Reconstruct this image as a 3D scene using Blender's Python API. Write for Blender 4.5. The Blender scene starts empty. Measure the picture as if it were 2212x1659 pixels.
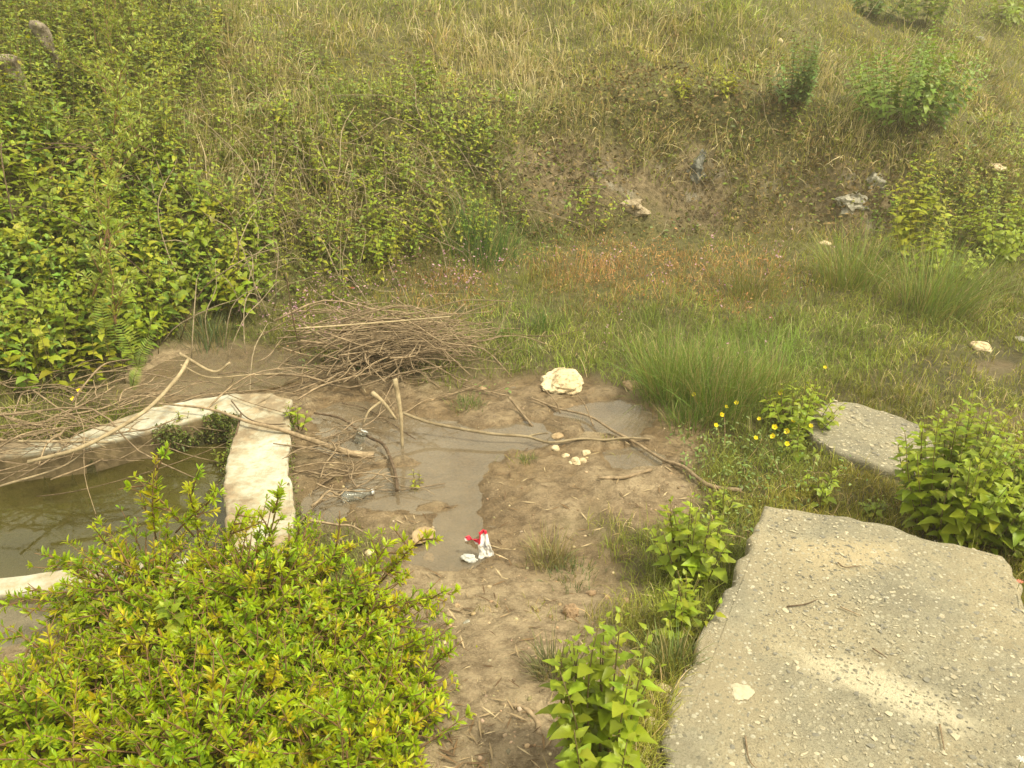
import bpy, bmesh, math, random
import numpy as np
from mathutils import Vector, noise as mnoise
R = math.radians
random.seed(7); rng = np.random.default_rng(7)
scn = bpy.context.scene
C = scn.collection

# ------------------------------------------------------------------ camera, world, sun, exposure
CAM_Z = 2.2; PITCH = 24.0; FPX = 1736.0            # focal length in pixels of a 2212 px wide picture
cd = bpy.data.cameras.new('camera'); cam = bpy.data.objects.new('camera', cd); C.objects.link(cam)
cam.location = (0, 0, CAM_Z); cam.rotation_euler = (R(90-PITCH), 0, 0)
cd.sensor_width = 36; cd.lens = 36*FPX/2212; cd.clip_end = 400; cd.clip_start = 0.05
scn.camera = cam
SUN_EL, SUN_AZ = 58, 118                            # azimuth clockwise from +Y
w = bpy.data.worlds.new('World'); scn.world = w; w.use_nodes = True
nt = w.node_tree; bg = nt.nodes['Background']
sky = nt.nodes.new('ShaderNodeTexSky'); sky.sky_type = 'NISHITA'; sky.sun_disc = False
sky.sun_elevation = R(SUN_EL); sky.sun_rotation = R(SUN_AZ); sky.air_density = 1.2; sky.dust_density = 5.0; sky.ozone_density = 0.6
tcw = nt.nodes.new('ShaderNodeTexCoord'); cn = nt.nodes.new('ShaderNodeTexNoise'); cn.inputs['Scale'].default_value = 2.2; cn.inputs['Detail'].default_value = 7
nt.links.new(tcw.outputs['Generated'], cn.inputs['Vector'])
cr = nt.nodes.new('ShaderNodeValToRGB'); cr.color_ramp.elements[0].position = .38; cr.color_ramp.elements[1].position = .62; nt.links.new(cn.outputs[0], cr.inputs[0])
cr.color_ramp.elements[0].color = (.45, .45, .45, 1)
cmx = nt.nodes.new('ShaderNodeMix'); cmx.data_type = 'RGBA'; nt.links.new(cr.outputs[0], cmx.inputs[0]); nt.links.new(sky.outputs[0], cmx.inputs[6]); cmx.inputs[7].default_value = (6.3, 5.9, 4.3, 1)   # thin bright cloud
nt.links.new(cmx.outputs[2], bg.inputs[0]); bg.inputs[1].default_value = 0.15
ld = bpy.data.lights.new('sun', 'SUN'); ld.energy = 2.6; ld.angle = R(8); ld.color = (1, 0.91, 0.62)
sun = bpy.data.objects.new('sun', ld); C.objects.link(sun)
sd = Vector((math.sin(R(SUN_AZ))*math.cos(R(SUN_EL)), math.cos(R(SUN_AZ))*math.cos(R(SUN_EL)), math.sin(R(SUN_EL))))
sun.rotation_euler = sd.to_track_quat('Z', 'Y').to_euler(); sun.location = (0, 0, 12)
scn.view_settings.view_transform = 'Standard'; scn.view_settings.look = 'None'
scn.view_settings.exposure = 0.96; scn.view_settings.gamma = 1.0
scn.cycles.max_bounces = 6; scn.cycles.transparent_max_bounces = 8
scn.cycles.use_denoising = True

# ------------------------------------------------------------------ projection helpers
CP, SP = math.cos(R(PITCH)), math.sin(R(PITCH))
def ray(px, py):
    px = np.asarray(px, float); py = np.asarray(py, float)
    a = (px-1106)/FPX; b = (829.5-py)/FPX
    return np.stack([a, CP+SP*b, -SP+CP*b], -1)
def P(px, py, z=0.0):
    d = ray(px, py); t = (z-CAM_Z)/d[..., 2]
    return np.array([d[..., 0]*t, d[..., 1]*t, np.full(np.shape(t), z)]).T
def PY(px, py, Y):
    d = ray(px, py); t = Y/d[1]
    return np.array([d[0]*t, Y, CAM_Z+d[2]*t])
def proj(p):
    p = np.asarray(p); x = p[..., 0]; y = p[..., 1]; z = p[..., 2]-CAM_Z
    f = np.maximum(CP*y - SP*z, 1e-3); u = SP*y + CP*z
    return 1106+FPX*x/f, 829.5-FPX*u/f

# ------------------------------------------------------------------ noise
_lat = {}
def vnoise(x, y, f=1.0, seed=0, octv=3):
    x = np.asarray(x, float); y = np.asarray(y, float); out = 0; amp = 1; tot = 0
    for o in range(octv):
        k = (seed, o)
        if k not in _lat: _lat[k] = np.random.default_rng(seed*31+o+1).random((256, 256))
        L = _lat[k]; X = x*f+13.7*o+500; Y = y*f+7.3*o+500
        i = np.floor(X).astype(int); j = np.floor(Y).astype(int); a = X-i; b = Y-j
        a = a*a*(3-2*a); b = b*b*(3-2*b)
        g = lambda p, q: L[p & 255, q & 255]
        out = out+amp*((g(i, j)*(1-a)+g(i+1, j)*a)*(1-b)+(g(i, j+1)*(1-a)+g(i+1, j+1)*a)*b)
        tot += amp; amp *= .5; f = f*2.03
    return out/tot*2-1
def sstep(a, b, x):
    t = np.clip((x-a)/(b-a), 0, 1); return t*t*(3-2*t)
def blobs(u, v, lst, soft=0.35):
    m = np.zeros(np.shape(u))
    for b in lst:
        cx, cy, rx, ry = b[:4]; wgt = b[4] if len(b) > 4 else 1
        d = np.sqrt(((u-cx)/rx)**2+((v-cy)/ry)**2)
        m = np.maximum(m, wgt*(1-sstep(1-soft, 1+soft, d)))
    return m
def inpoly(x, y, poly):
    x = np.asarray(x); c = np.zeros(x.shape, bool); n = len(poly)
    for i in range(n):
        x0, y0 = poly[i][:2]; x1, y1 = poly[(i+1) % n][:2]
        if y0 == y1: continue
        c ^= ((y0 > y) != (y1 > y)) & (x < (x1-x0)*(y-y0)/(y1-y0)+x0)
    return c

# ------------------------------------------------------------------ terrain
foot = [(-9, -3), (-4.6, 1.2), (-3.9, 3.2)]
foot += [tuple(P(a, b)[:2]) for a, b in [(60, 905), (200, 845), (330, 800), (440, 755), (560, 735), (700, 672), (850, 640), (1000, 610), (1150, 560), (1300, 530), (1500, 515), (1700, 525), (1900, 545), (2100, 560), (2300, 565)]]
foot += [(9.5, 9.2), (20, 9)]
foot = np.array(foot)
def footdist(x, y):
    best = np.full(x.shape, 1e9); sgn = np.ones(x.shape)
    for i in range(len(foot)-1):
        a = foot[i]; d = foot[i+1]-a; L = d@d
        t = np.clip(((x-a[0])*d[0]+(y-a[1])*d[1])/L, 0, 1)
        ex = x-a[0]-t*d[0]; ey = y-a[1]-t*d[1]; q = ex*ex+ey*ey
        s = np.where(d[0]*(y-a[1])-d[1]*(x-a[0]) > 0, 1., -1.)
        m = q < best; best = np.where(m, q, best); sgn = np.where(m, s, sgn)
    return np.sqrt(best)*sgn
TW = .12                                            # top of the trough walls
tank = [tuple(P(a, b, TW)[:2]) for a, b in [(-120, 985), (60, 975), (190, 962), (350, 918), (515, 893), (497, 960), (483, 1050), (486, 1130), (488, 1192), (340, 1206), (0, 1246), (-300, 1290)]]
puddles = [(760, 905, 85, 35), (850, 955, 150, 50), (980, 1010, 120, 95), (890, 1060, 140, 50), (1310, 905, 105, 42), (1350, 990, 85, 26), (1130, 945, 110, 32), (700, 1090, 50, 40), (985, 1135, 50, 36), (960, 1205, 85, 36), (1250, 985, 60, 18), (470, 800, 180, 48, 1.6)]
islands = [(1220, 925, 40, 18), (1290, 960, 60, 10), (1060, 905, 60, 14), (860, 1000, 50, 6, .8), (930, 1095, 50, 5, .8), (1210, 1000, 90, 34), (1200, 850, 110, 26), (1110, 1050, 70, 60), (1140, 990, 40, 16)]
slab_px = [(1640, 1105), (1800, 1125), (1930, 1152), (2060, 1185), (2160, 1210), (2180, 1250), (2212, 1320), (2320, 1520), (2480, 1890), (1360, 1890), (1430, 1700), (1450, 1600), (1495, 1470), (1565, 1330), (1612, 1240), (1640, 1160)]
slab_in = [tuple(P(a, b, .30)[:2]) for a, b in slab_px]
def height(x, y):
    s = footdist(x, y)
    s2 = s+.28*vnoise(x, y, .9, 3)+.10*vnoise(x, y, 3, 4)
    xs = [-6, -3, -1.6, 0, 1.5, 3.2, 4.6, 6, 9]
    Hh = np.interp(x, xs, [1.35, 1.35, 1.45, 1.5, 1.55, 1.45, 1.15, .95, .8])
    W = np.interp(x, xs, [1.9, 1.9, 1.8, 1.3, .95, 1.05, 1.5, 2.1, 2.5])
    z = Hh*sstep(0, 1, s2/W*.92+.04)+np.clip(s-W, 0, .8)*.10+np.maximum(s-W-.8, 0)*.37-np.maximum(s-W-9, 0)*.16
    z = z+sstep(.1, 1., s)*(.10*vnoise(x, y, 1.3, 5)+.05*vnoise(x, y, 5, 6))
    z = z+sstep(.9, 2.5, s)*(.24*vnoise(x, y, .55, 15)+.14*vnoise(x, y, 1.7, 16))
    flat = 1-sstep(-.25, .2, s)
    u, v = proj(np.stack([x, y, 0*x], -1))
    pm = blobs(u, v, puddles, .4)-1.1*blobs(u, v, islands, .5)
    z = z+flat*(.028+.035*sstep(4.8, 8, y)+.024*vnoise(x, y, 2.2, 8)+.028*np.abs(vnoise(x, y, 7, 9, 2))-.010+.008*vnoise(x, y, 45, 19, 1)+.012*vnoise(x, y, 19, 10, 2)-.062*np.clip(pm, 0, 1.6))
    z = z+flat*.16*sstep(3.1, 1.8, y)*sstep(-1.2, .2, x)*1.0+flat*.10*sstep(2.9, 1.7, y)
    pit = inpoly(x, y, tank)
    z = np.where(pit, -.36+.03*vnoise(x, y, 3, 12), z)
    z = np.where(inpoly(x, y, slab_in), np.minimum(z, .12), z)
    return z, s
def axis(segs):
    out = []
    for a, b, st in segs: out += list(np.arange(a, b, st))
    return np.array(out)
def grow(a, b, s0, g):
    o = []; 
    while a < b: o.append(a); a += s0; s0 *= g
    return o+[b]
gx = np.array([-5-q for q in grow(0.035, 60, .05, 1.09)][::-1]+list(np.arange(-5, 7, .035))+grow(7, 62, .05, 1.09))
gy = np.array([1.3-q for q in grow(0.03, 12, .08, 1.12)][::-1]+list(np.arange(1.3, 11.5, .032))+grow(11.5, 70, .05, 1.06))
GX, GY = np.meshgrid(gx, gy)
GZ, GS = height(GX, GY)
def H(x, y, A=None):
    A = GZ if A is None else A
    x = np.clip(x, gx[0], gx[-1]-1e-6); y = np.clip(y, gy[0], gy[-1]-1e-6)
    i = np.clip(np.searchsorted(gx, x, 'right')-1, 0, len(gx)-2); j = np.clip(np.searchsorted(gy, y, 'right')-1, 0, len(gy)-2)
    a = (x-gx[i])/(gx[i+1]-gx[i]); b = (y-gy[j])/(gy[j+1]-gy[j])
    return (A[j, i]*(1-a)+A[j, i+1]*a)*(1-b)+(A[j+1, i]*(1-a)+A[j+1, i+1]*a)*b
# where each line of sight lands, used only to lay plants out over the real ground
MU = np.arange(-420, 2640, 6.); MV = np.arange(-90, 1960, 6.)
mu, mv = np.meshgrid(MU, MV); D = ray(mu, mv).reshape(-1, 3)
hit = np.full(len(D), 45.); alive = np.arange(len(D)); tp = 1.0; t = 1.0
while t < 45 and len(alive):
    d = D[alive]; z = CAM_Z+d[:, 2]*t; g = H(d[:, 0]*t, d[:, 1]*t)
    b = z < g; hit[alive[b]] = (t+tp)/2; alive = alive[~b]; tp = t; t *= 1.0085
HITT = hit.reshape(mu.shape)
def PTn(u, v):
    i = np.clip((u-MU[0])/6, 0, len(MU)-1.001); j = np.clip((v-MV[0])/6, 0, len(MV)-1.001)
    T = HITT[np.round(j).astype(int), np.round(i).astype(int)]
    d = ray(u, v); x = d[..., 0]*T; y = d[..., 1]*T
    return np.stack([x, y, H(x, y)], -1)
def PT(u, v, dz=0):
    p = PTn(np.array([float(u)]), np.array([float(v)]))[0]; p[2] += dz; return p
def normal(x, y):
    e = .06; return np.stack([-(H(x+e, y)-H(x-e, y))/(2*e), -(H(x, y+e)-H(x, y-e))/(2*e), np.ones(np.shape(x))], -1)

# ------------------------------------------------------------------ material helpers
def newmat(name):
    m = bpy.data.materials.new(name); m.use_nodes = True; return m, m.node_tree.nodes, m.node_tree.links
def N(ns, t, **kw):
    n = ns.new(t)
    for k, v in kw.items():
        if k in n.inputs: n.inputs[k].default_value = v
        else: setattr(n, k, v)
    return n
def noise_node(ns, ls, scale, detail=6, rough=.6, vec=None):
    n = N(ns, 'ShaderNodeTexNoise'); n.inputs['Scale'].default_value = scale; n.inputs['Detail'].default_value = detail; n.inputs['Roughness'].default_value = rough
    if vec: ls.new(vec, n.inputs['Vector'])
    return n
def ramp(ns, ls, src, stops):
    r = ns.new('ShaderNodeValToRGB'); e = r.color_ramp.elements
    while len(e) < len(stops): e.new(.5)
    for k, (p, c) in enumerate(stops):
        e[k].position = p; e[k].color = (c if len(c) == 4 else (*c, 1)) if hasattr(c, '__len__') else (c, c, c, 1)
    ls.new(src, r.inputs[0]); return r
def mixc(ns, ls, fac, a, b, mode='MIX'):
    m = ns.new('ShaderNodeMix'); m.data_type = 'RGBA'; m.blend_type = mode
    for s, v in ((m.inputs[0], fac), (m.inputs[6], a), (m.inputs[7], b)):
        if isinstance(v, bpy.types.NodeSocket): ls.new(v, s)
        elif hasattr(v, '__len__'): s.default_value = (*v[:3], 1)
        else: s.default_value = v
    return m.outputs[2]
def bump(ns, ls, h, strength, dist, prev=None):
    b = ns.new('ShaderNodeBump'); b.inputs['Strength'].default_value = strength; b.inputs['Distance'].default_value = dist
    ls.new(h, b.inputs['Height'])
    if prev: ls.new(prev, b.inputs['Normal'])
    return b.outputs[0]

def leaf_mat(name, rough=.45, trans=.35, spec=.4, tint=(1.25, 1.15, .45)):
    m, ns, ls = newmat(name); p = ns['Principled BSDF']; out = ns['Material Output']
    a = N(ns, 'ShaderNodeAttribute', attribute_name='col')
    co = ns.new('ShaderNodeTexCoord')
    nz = noise_node(ns, ls, 60, 2, .5, co.outputs['Object'])
    c = mixc(ns, ls, .15, a.outputs[0], ramp(ns, ls, nz.outputs[0], [(.3, .35), (.7, 1.)]).outputs[0], 'MULTIPLY')
    ls.new(c, p.inputs['Base Color']); p.inputs['Roughness'].default_value = rough; p.inputs['Specular IOR Level'].default_value = spec
    t = ns.new('ShaderNodeBsdfTranslucent'); ls.new(mixc(ns, ls, 1., c, tint, 'MULTIPLY'), t.inputs[0])
    mx = ns.new('ShaderNodeMixShader'); mx.inputs[0].default_value = trans
    ls.new(p.outputs[0], mx.inputs[1]); ls.new(t.outputs[0], mx.inputs[2]); ls.new(mx.outputs[0], out.inputs[0])
    return m
M_leaf = leaf_mat('leaf_soft'); M_gloss = leaf_mat('leaf_glossy', .38, .48, .4, (1.35, 1.25, .35)); M_grass = leaf_mat('grass_blade', .6, .3, .25, (1.1, 1.05, .6))
M_dry = leaf_mat('dry_stalk', .8, .12, .15, (1, .9, .7))
M_petal = leaf_mat('petal', .45, .35, .3, (1, 1, .6))

def bark(name, dark, light, sc=30):
    m, ns, ls = newmat(name); p = ns['Principled BSDF']; co = ns.new('ShaderNodeTexCoord')
    n1 = noise_node(ns, ls, sc, 6, .7, co.outputs['Object']); n2 = noise_node(ns, ls, 4, 4, .6, co.outputs['Object'])
    c = mixc(ns, ls, ramp(ns, ls, n1.outputs[0], [(.35, 0.), (.7, 1.)]).outputs[0], dark, light)
    oi = ns.new('ShaderNodeObjectInfo')
    c = mixc(ns, ls, .6, c, ramp(ns, ls, oi.outputs['Random'], [(0, (.55, .5, .45)), (1, (1.15, 1.1, 1.))]).outputs[0], 'MULTIPLY')
    c = mixc(ns, ls, .35, c, ramp(ns, ls, n2.outputs[0], [(.3, .4), (.7, 1.)]).outputs[0], 'MULTIPLY')
    ls.new(c, p.inputs['Base Color']); p.inputs['Roughness'].default_value = .85; p.inputs['Specular IOR Level'].default_value = .2
    ls.new(bump(ns, ls, n1.outputs[0], .6, .003), p.inputs['Normal'])
    return m
M_twig = bark('dry_twig_bark', (.17, .13, .085), (.46, .36, .25))
M_twig_dark = bark('weathered_bark', (.07, .05, .035), (.26, .19, .13))
M_branch = bark('peeled_branch', (.24, .19, .12), (.52, .44, .30), 18)
M_stem = bark('green_stem', (.07, .07, .025), (.20, .16, .07))

# terrain material : attribute 'zone' r=grassy soil, g=exposed bank, b=wet
def terrain_mat():
    m, ns, ls = newmat('mud_soil'); p = ns['Principled BSDF']; co = ns.new('ShaderNodeTexCoord').outputs['Object']
    a = N(ns, 'ShaderNodeAttribute', attribute_name='zone'); sp = ns.new('ShaderNodeSeparateColor'); ls.new(a.outputs[0], sp.inputs[0])
    nb = noise_node(ns, ls, 2.5, 8, .62, co); nm = noise_node(ns, ls, 14, 8, .7, co); nf = noise_node(ns, ls, 90, 5, .7, co)
    mud = mixc(ns, ls, ramp(ns, ls, nb.outputs[0], [(.35, 0.), (.65, 1.)]).outputs[0], (.31, .235, .148), (.47, .37, .24))
    mud = mixc(ns, ls, ramp(ns, ls, nm.outputs[0], [(.42, .0), (.62, .75)]).outputs[0], mud, (.13, .09, .05))
    mud = mixc(ns, ls, ramp(ns, ls, nf.outputs[0], [(.5, 0.), (.72, .7)]).outputs[0], mud, (.50, .40, .27))
    soil = mixc(ns, ls, ramp(ns, ls, nm.outputs[0], [(.38, 0.), (.6, 1.)]).outputs[0], (.07, .07, .024), (.15, .135, .05))
    bank = mixc(ns, ls, ramp(ns, ls, nm.outputs[0], [(.40, 0.), (.6, 1.)]).outputs[0], (.10, .075, .04), (.27, .21, .125))
    vo = N(ns, 'ShaderNodeTexVoronoi'); vo.inputs['Scale'].default_value = 7; ls.new(co, vo.inputs['Vector'])
    rock = mixc(ns, ls, ramp(ns, ls, nb.outputs[0], [(.56, 0.), (.66, 1.)]).outputs[0], bank, (.34, .31, .25))
    c = mixc(ns, ls, sp.outputs[1], mud, rock); c = mixc(ns, ls, sp.outputs[0], c, soil)
    c = mixc(ns, ls, sp.outputs[2], c, mixc(ns, ls, 1., c, (.62, .56, .48), 'MULTIPLY'))
    ls.new(c, p.inputs['Base Color'])
    r = ns.new('ShaderNodeMapRange'); ls.new(sp.outputs[2], r.inputs[0]); r.inputs[3].default_value = .93; r.inputs[4].default_value = .38
    ls.new(r.outputs[0], p.inputs['Roughness']); p.inputs['Specular IOR Level'].default_value = .35
    b = bump(ns, ls, nm.outputs[0], 1., .05); b = bump(ns, ls, nf.outputs[0], .8, .010, b)
    ls.new(b, p.inputs['Normal']); return m
M_ter = terrain_mat()

def concrete_mat(name, stops, peb=True, stains=False):
    m, ns, ls = newmat(name); p = ns['Principled BSDF']; co = ns.new('ShaderNodeTexCoord').outputs['Object']
    nb = noise_node(ns, ls, 2.2, 7, .6, co); nm = noise_node(ns, ls, 12, 8, .7, co); nf = noise_node(ns, ls, 140, 4, .7, co)
    c = ramp(ns, ls, nb.outputs[0], stops).outputs[0]
    c = mixc(ns, ls, ramp(ns, ls, nm.outputs[0], [(.45, 0.), (.7, .55)]).outputs[0], c, (.24, .205, .14))
    c = mixc(ns, ls, ramp(ns, ls, nf.outputs[0], [(.38, .6), (.50, 0.)]).outputs[0], c, (.18, .16, .11))
    h = nf.outputs[0]
    if stains:      # dried lime spills with their own outline
        for (su, sv, ax_, ay_, an, cc) in ((1880, 1470, .30, .10, -.55, (.58, .52, .38)), (1985, 1525, .22, .09, -.5, (.55, .50, .37)), (1810, 1200, .34, .16, .1, (.47, .39, .25)), (1700, 1250, .25, .3, .1, (.33, .285, .195)), (1560, 1450, .2, .3, .1, (.33, .285, .195))):
            q = P(su, sv, .30); mp = ns.new('ShaderNodeMapping'); mp.vector_type = 'TEXTURE'; mp.inputs['Location'].default_value = (q[0], q[1], .30); mp.inputs['Rotation'].default_value = (0, 0, an); mp.inputs['Scale'].default_value = (ax_, ay_, 1)
            va = ns.new('ShaderNodeVectorMath'); va.operation = 'MULTIPLY_ADD'; ls.new(nm.outputs['Color'], va.inputs[0]); va.inputs[1].default_value = (.16, .16, 0); ls.new(co, va.inputs[2])
            vb = ns.new('ShaderNodeVectorMath'); vb.operation = 'ADD'; ls.new(va.outputs[0], vb.inputs[0]); vb.inputs[1].default_value = (-.08, -.08, 0)
            ls.new(vb.outputs[0], mp.inputs['Vector']); gr = ns.new('ShaderNodeTexGradient'); gr.gradient_type = 'SPHERICAL'; ls.new(mp.outputs[0], gr.inputs[0])
            c = mixc(ns, ls, ramp(ns, ls, gr.outputs[0], [(.05, 0.), (.55, .8)]).outputs[0], c, cc)
    if peb:
        for sc, th in ((38, .36), (75, .42)):
            v = N(ns, 'ShaderNodeTexVoronoi'); v.inputs['Scale'].default_value = sc; ls.new(co, v.inputs['Vector'])
            hs = ns.new('ShaderNodeSeparateColor'); ls.new(v.outputs['Color'], hs.inputs[0])
            pc = ramp(ns, ls, hs.outputs[0], [(0, (.16, .15, .12)), (.35, (.27, .25, .18)), (.75, (.40, .37, .28)), (1, (.52, .49, .40))]).outputs[0]
            inside = ramp(ns, ls, v.outputs['Distance'], [(th-.12, 1.), (th, 0.)]).outputs[0]
            gate = ramp(ns, ls, hs.outputs[1], [(.45, 0.), (.5, 1.)]).outputs[0]
            f = mixc(ns, ls, 1., inside, gate, 'MULTIPLY')
            c = mixc(ns, ls, f, c, pc)
    ls.new(c, p.inputs['Base Color']); p.inputs['Roughness'].default_value = .9; p.inputs['Specular IOR Level'].default_value = .25
    b = bump(ns, ls, nm.outputs[0], .9, .02); b = bump(ns, ls, h, 1., .008, b); ls.new(b, p.inputs['Normal'])
    return m
M_slab = concrete_mat('aggregate_concrete', stains=True, stops= [(.34, (.23, .215, .165)), (.48, (.32, .295, .22)), (.57, (.37, .325, .225)), (.66, (.43, .375, .26))])
M_ledge = concrete_mat('muddy_concrete', [(.3, (.15, .13, .09)), (.5, (.24, .21, .15)), (.7, (.32, .28, .19))], peb=False)
def plaster_mat():
    m, ns, ls = newmat('worn_white_plaster'); p = ns['Principled BSDF']; tc = ns.new('ShaderNodeTexCoord'); co = tc.outputs['Object']
    nb = noise_node(ns, ls, 3.2, 9, .68, co); nm = noise_node(ns, ls, 16, 8, .7, co); nf = noise_node(ns, ls, 120, 4, .7, co)
    c = ramp(ns, ls, nb.outputs[0], [(.40, (.22, .17, .11)), (.46, (.33, .30, .22)), (.53, (.42, .41, .34)), (.66, (.52, .52, .45))]).outputs[0]
    c = mixc(ns, ls, ramp(ns, ls, nm.outputs[0], [(.48, 0.), (.62, .8)]).outputs[0], c, (.36, .28, .18))
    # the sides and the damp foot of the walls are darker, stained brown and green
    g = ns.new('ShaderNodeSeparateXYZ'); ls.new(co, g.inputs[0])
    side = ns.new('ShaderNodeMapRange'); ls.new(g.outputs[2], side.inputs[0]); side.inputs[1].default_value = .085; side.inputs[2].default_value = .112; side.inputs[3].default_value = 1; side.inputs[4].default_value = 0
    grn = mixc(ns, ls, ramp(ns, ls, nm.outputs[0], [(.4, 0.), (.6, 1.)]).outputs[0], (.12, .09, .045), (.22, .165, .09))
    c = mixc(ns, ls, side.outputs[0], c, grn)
    ls.new(c, p.inputs['Base Color']); p.inputs['Roughness'].default_value = .9
    b = bump(ns, ls, nm.outputs[0], .5, .008); b = bump(ns, ls, nf.outputs[0], .6, .004, b); ls.new(b, p.inputs['Normal'])
    return m
M_plaster = plaster_mat()
def stone_mat(name, a, b_, spots=(.16, .11, .06), sc=9):
    m, ns, ls = newmat(name); p = ns['Principled BSDF']; co = ns.new('ShaderNodeTexCoord').outputs['Object']
    n1 = noise_node(ns, ls, sc, 8, .65, co); n2 = noise_node(ns, ls, sc*4, 6, .7, co)
    c = mixc(ns, ls, ramp(ns, ls, n1.outputs[0], [(.35, 0.), (.6, 1.)]).outputs[0], a, b_)
    c = mixc(ns, ls, ramp(ns, ls, n2.outputs[0], [(.36, .85), (.46, 0.)]).outputs[0], c, spots)
    ls.new(c, p.inputs['Base Color']); p.inputs['Roughness'].default_value = .85
    b = bump(ns, ls, n1.outputs[0], .6, .02); b = bump(ns, ls, n2.outputs[0], .6, .006, b); ls.new(b, p.inputs['Normal']); return m
M_pale = stone_mat('pale_limestone', (.44, .34, .20), (.66, .56, .38), (.20, .14, .08), 7)
M_brownstone = stone_mat('muddy_stone', (.28, .19, .10), (.44, .33, .20))
M_bankrock = stone_mat('bank_rock', (.22, .17, .10), (.36, .30, .21))
M_clod = stone_mat('earth_clod', (.20, .13, .075), (.36, .25, .15))
M_grey = stone_mat('grey_rock', (.20, .19, .15), (.40, .38, .32), (.09, .08, .05)); M_dark = stone_mat('dark_rock', (.07, .075, .07), (.25, .25, .22), (.04, .04, .03), 5)

def water_mat(name, body, f, rough):
    m, ns, ls = newmat(name); out = ns['Material Output']; ns.remove(ns['Principled BSDF'])
    co = ns.new('ShaderNodeTexCoord').outputs['Object']
    nz = noise_node(ns, ls, 3.0, 5, .6, co); n2 = noise_node(ns, ls, 40, 2, .5, co)
    df = ns.new('ShaderNodeBsdfDiffuse'); df.inputs[0].default_value = (*body, 1)
    tr = ns.new('ShaderNodeBsdfTransparent'); tr.inputs[0].default_value = (.93, .86, .70, 1)
    gl = ns.new('ShaderNodeBsdfGlossy'); gl.inputs['Roughness'].default_value = rough
    nb = bump(ns, ls, n2.outputs[0], .05, .004); ls.new(nb, gl.inputs['Normal'])
    a = ns.new('ShaderNodeMixShader'); ls.new(ramp(ns, ls, nz.outputs[0], [(.3, f*.7), (.7, min(1, f*1.3))]).outputs[0], a.inputs[0])
    ls.new(tr.outputs[0], a.inputs[1]); ls.new(df.outputs[0], a.inputs[2])
    fr = ns.new('ShaderNodeFresnel'); fr.inputs[0].default_value = 1.5; ls.new(nb, fr.inputs['Normal'])
    b = ns.new('ShaderNodeMixShader'); ls.new(fr.outputs[0], b.inputs[0]); ls.new(a.outputs[0], b.inputs[1]); ls.new(gl.outputs[0], b.inputs[2])
    ls.new(b.outputs[0], out.inputs[0]); return m
M_puddle = water_mat('muddy_water', (.28, .235, .17), .4, .03)
M_tank = water_mat('tank_water', (.085, .078, .022), .55, .03)

# ------------------------------------------------------------------ mesh helpers
def tag(o, label=None, cat=None, group=None, kind=None):
    if label: o['label'] = label
    if cat: o['category'] = cat
    if group: o['group'] = group
    if kind: o['kind'] = kind
    return o
def link(name, me, mats, parent=None, loc=None):
    o = bpy.data.objects.new(name, me); C.objects.link(o)
    for m in (mats if isinstance(mats, (list, tuple)) else [mats]): me.materials.append(m)
    if parent is not None: o.parent = parent
    if loc is not None: o.location = loc
    return o
def empty(name, loc, label, cat, group=None):
    o = bpy.data.objects.new(name, None); C.objects.link(o); o.location = loc; o.empty_display_size = .1
    return tag(o, label, cat, group)
def mesh_np(name, V, sizes, idx, col=None, attr='col', smooth=True, matidx=None):
    me = bpy.data.meshes.new(name); me.vertices.add(len(V)); me.vertices.foreach_set('co', V.astype(np.float32).ravel())
    me.loops.add(len(idx)); me.loops.foreach_set('vertex_index', idx.astype(np.int32))
    me.polygons.add(len(sizes)); st = np.concatenate([[0], np.cumsum(sizes)[:-1]]).astype(np.int32)
    me.polygons.foreach_set('loop_start', st); me.polygons.foreach_set('loop_total', sizes.astype(np.int32))
    if smooth: me.polygons.foreach_set('use_smooth', np.ones(len(sizes), bool))
    if matidx is not None: me.polygons.foreach_set('material_index', matidx.astype(np.int32))
    if col is not None:
        a = me.attributes.new(attr, 'FLOAT_COLOR', 'POINT'); c = np.ones((len(V), 4), np.float32); c[:, :3] = col; a.data.foreach_set('color', c.ravel())
    me.update(calc_edges=True); me.validate(); return me
class Proto:
    def __init__(s, V, F):
        s.V = np.array(V, float); s.sizes = np.array([len(f) for f in F]); s.idx = np.concatenate([np.array(f) for f in F])
def leaf_proto(n=4, wid=.6, peak=.35, fold=.12, droop=.25, heart=0., teeth=0., tip=.85):
    V = []; F = []
    for k in range(n+1):
        t = k/n; V.append((0, t, -droop*t*t))
    for side in (-1, 1):
        for k in range(0, n):
            t = (k+.0)/n
            if k == 0: V.append((side*wid*.5*(.25+heart*.6), -.03-heart*.08, .02)); continue
            wv = (t/peak)**.6 if t < peak else ((1-t)/(1-peak))**tip
            if teeth: wv *= 1+teeth*(1 if k % 2 else -1)
            V.append((side*wid*.5*wv, t-(.03 if teeth and k % 2 else 0), -droop*t*t+fold*wv))
    for si, base in ((0, n+1), (1, 2*n+1)):
        for k in range(n-1):
            q = [k, k+1, base+k+1, base+k]; F.append(q if si else q[::-1])
        q = [n-1, n, base+n-1]; F.append(q if si else q[::-1])
    return Proto(V, F)
L_heart = leaf_proto(5, .82, .30, .10, .30, 1.0, 0); L_heart2 = leaf_proto(5, .72, .33, .06, .5, .7, 0)
L_tooth = leaf_proto(10, .74, .30, .10, .16, 1.0, .06, .72); L_tooth2 = leaf_proto(10, .64, .32, .16, .34, .9, .07, .75)
L_lance = leaf_proto(6, .29, .62, .04, .10, tip=.55); L_lance2 = leaf_proto(6, .25, .6, .05, .28, tip=.6)
L_small = leaf_proto(3, .62, .45, .08, .2)
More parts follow.
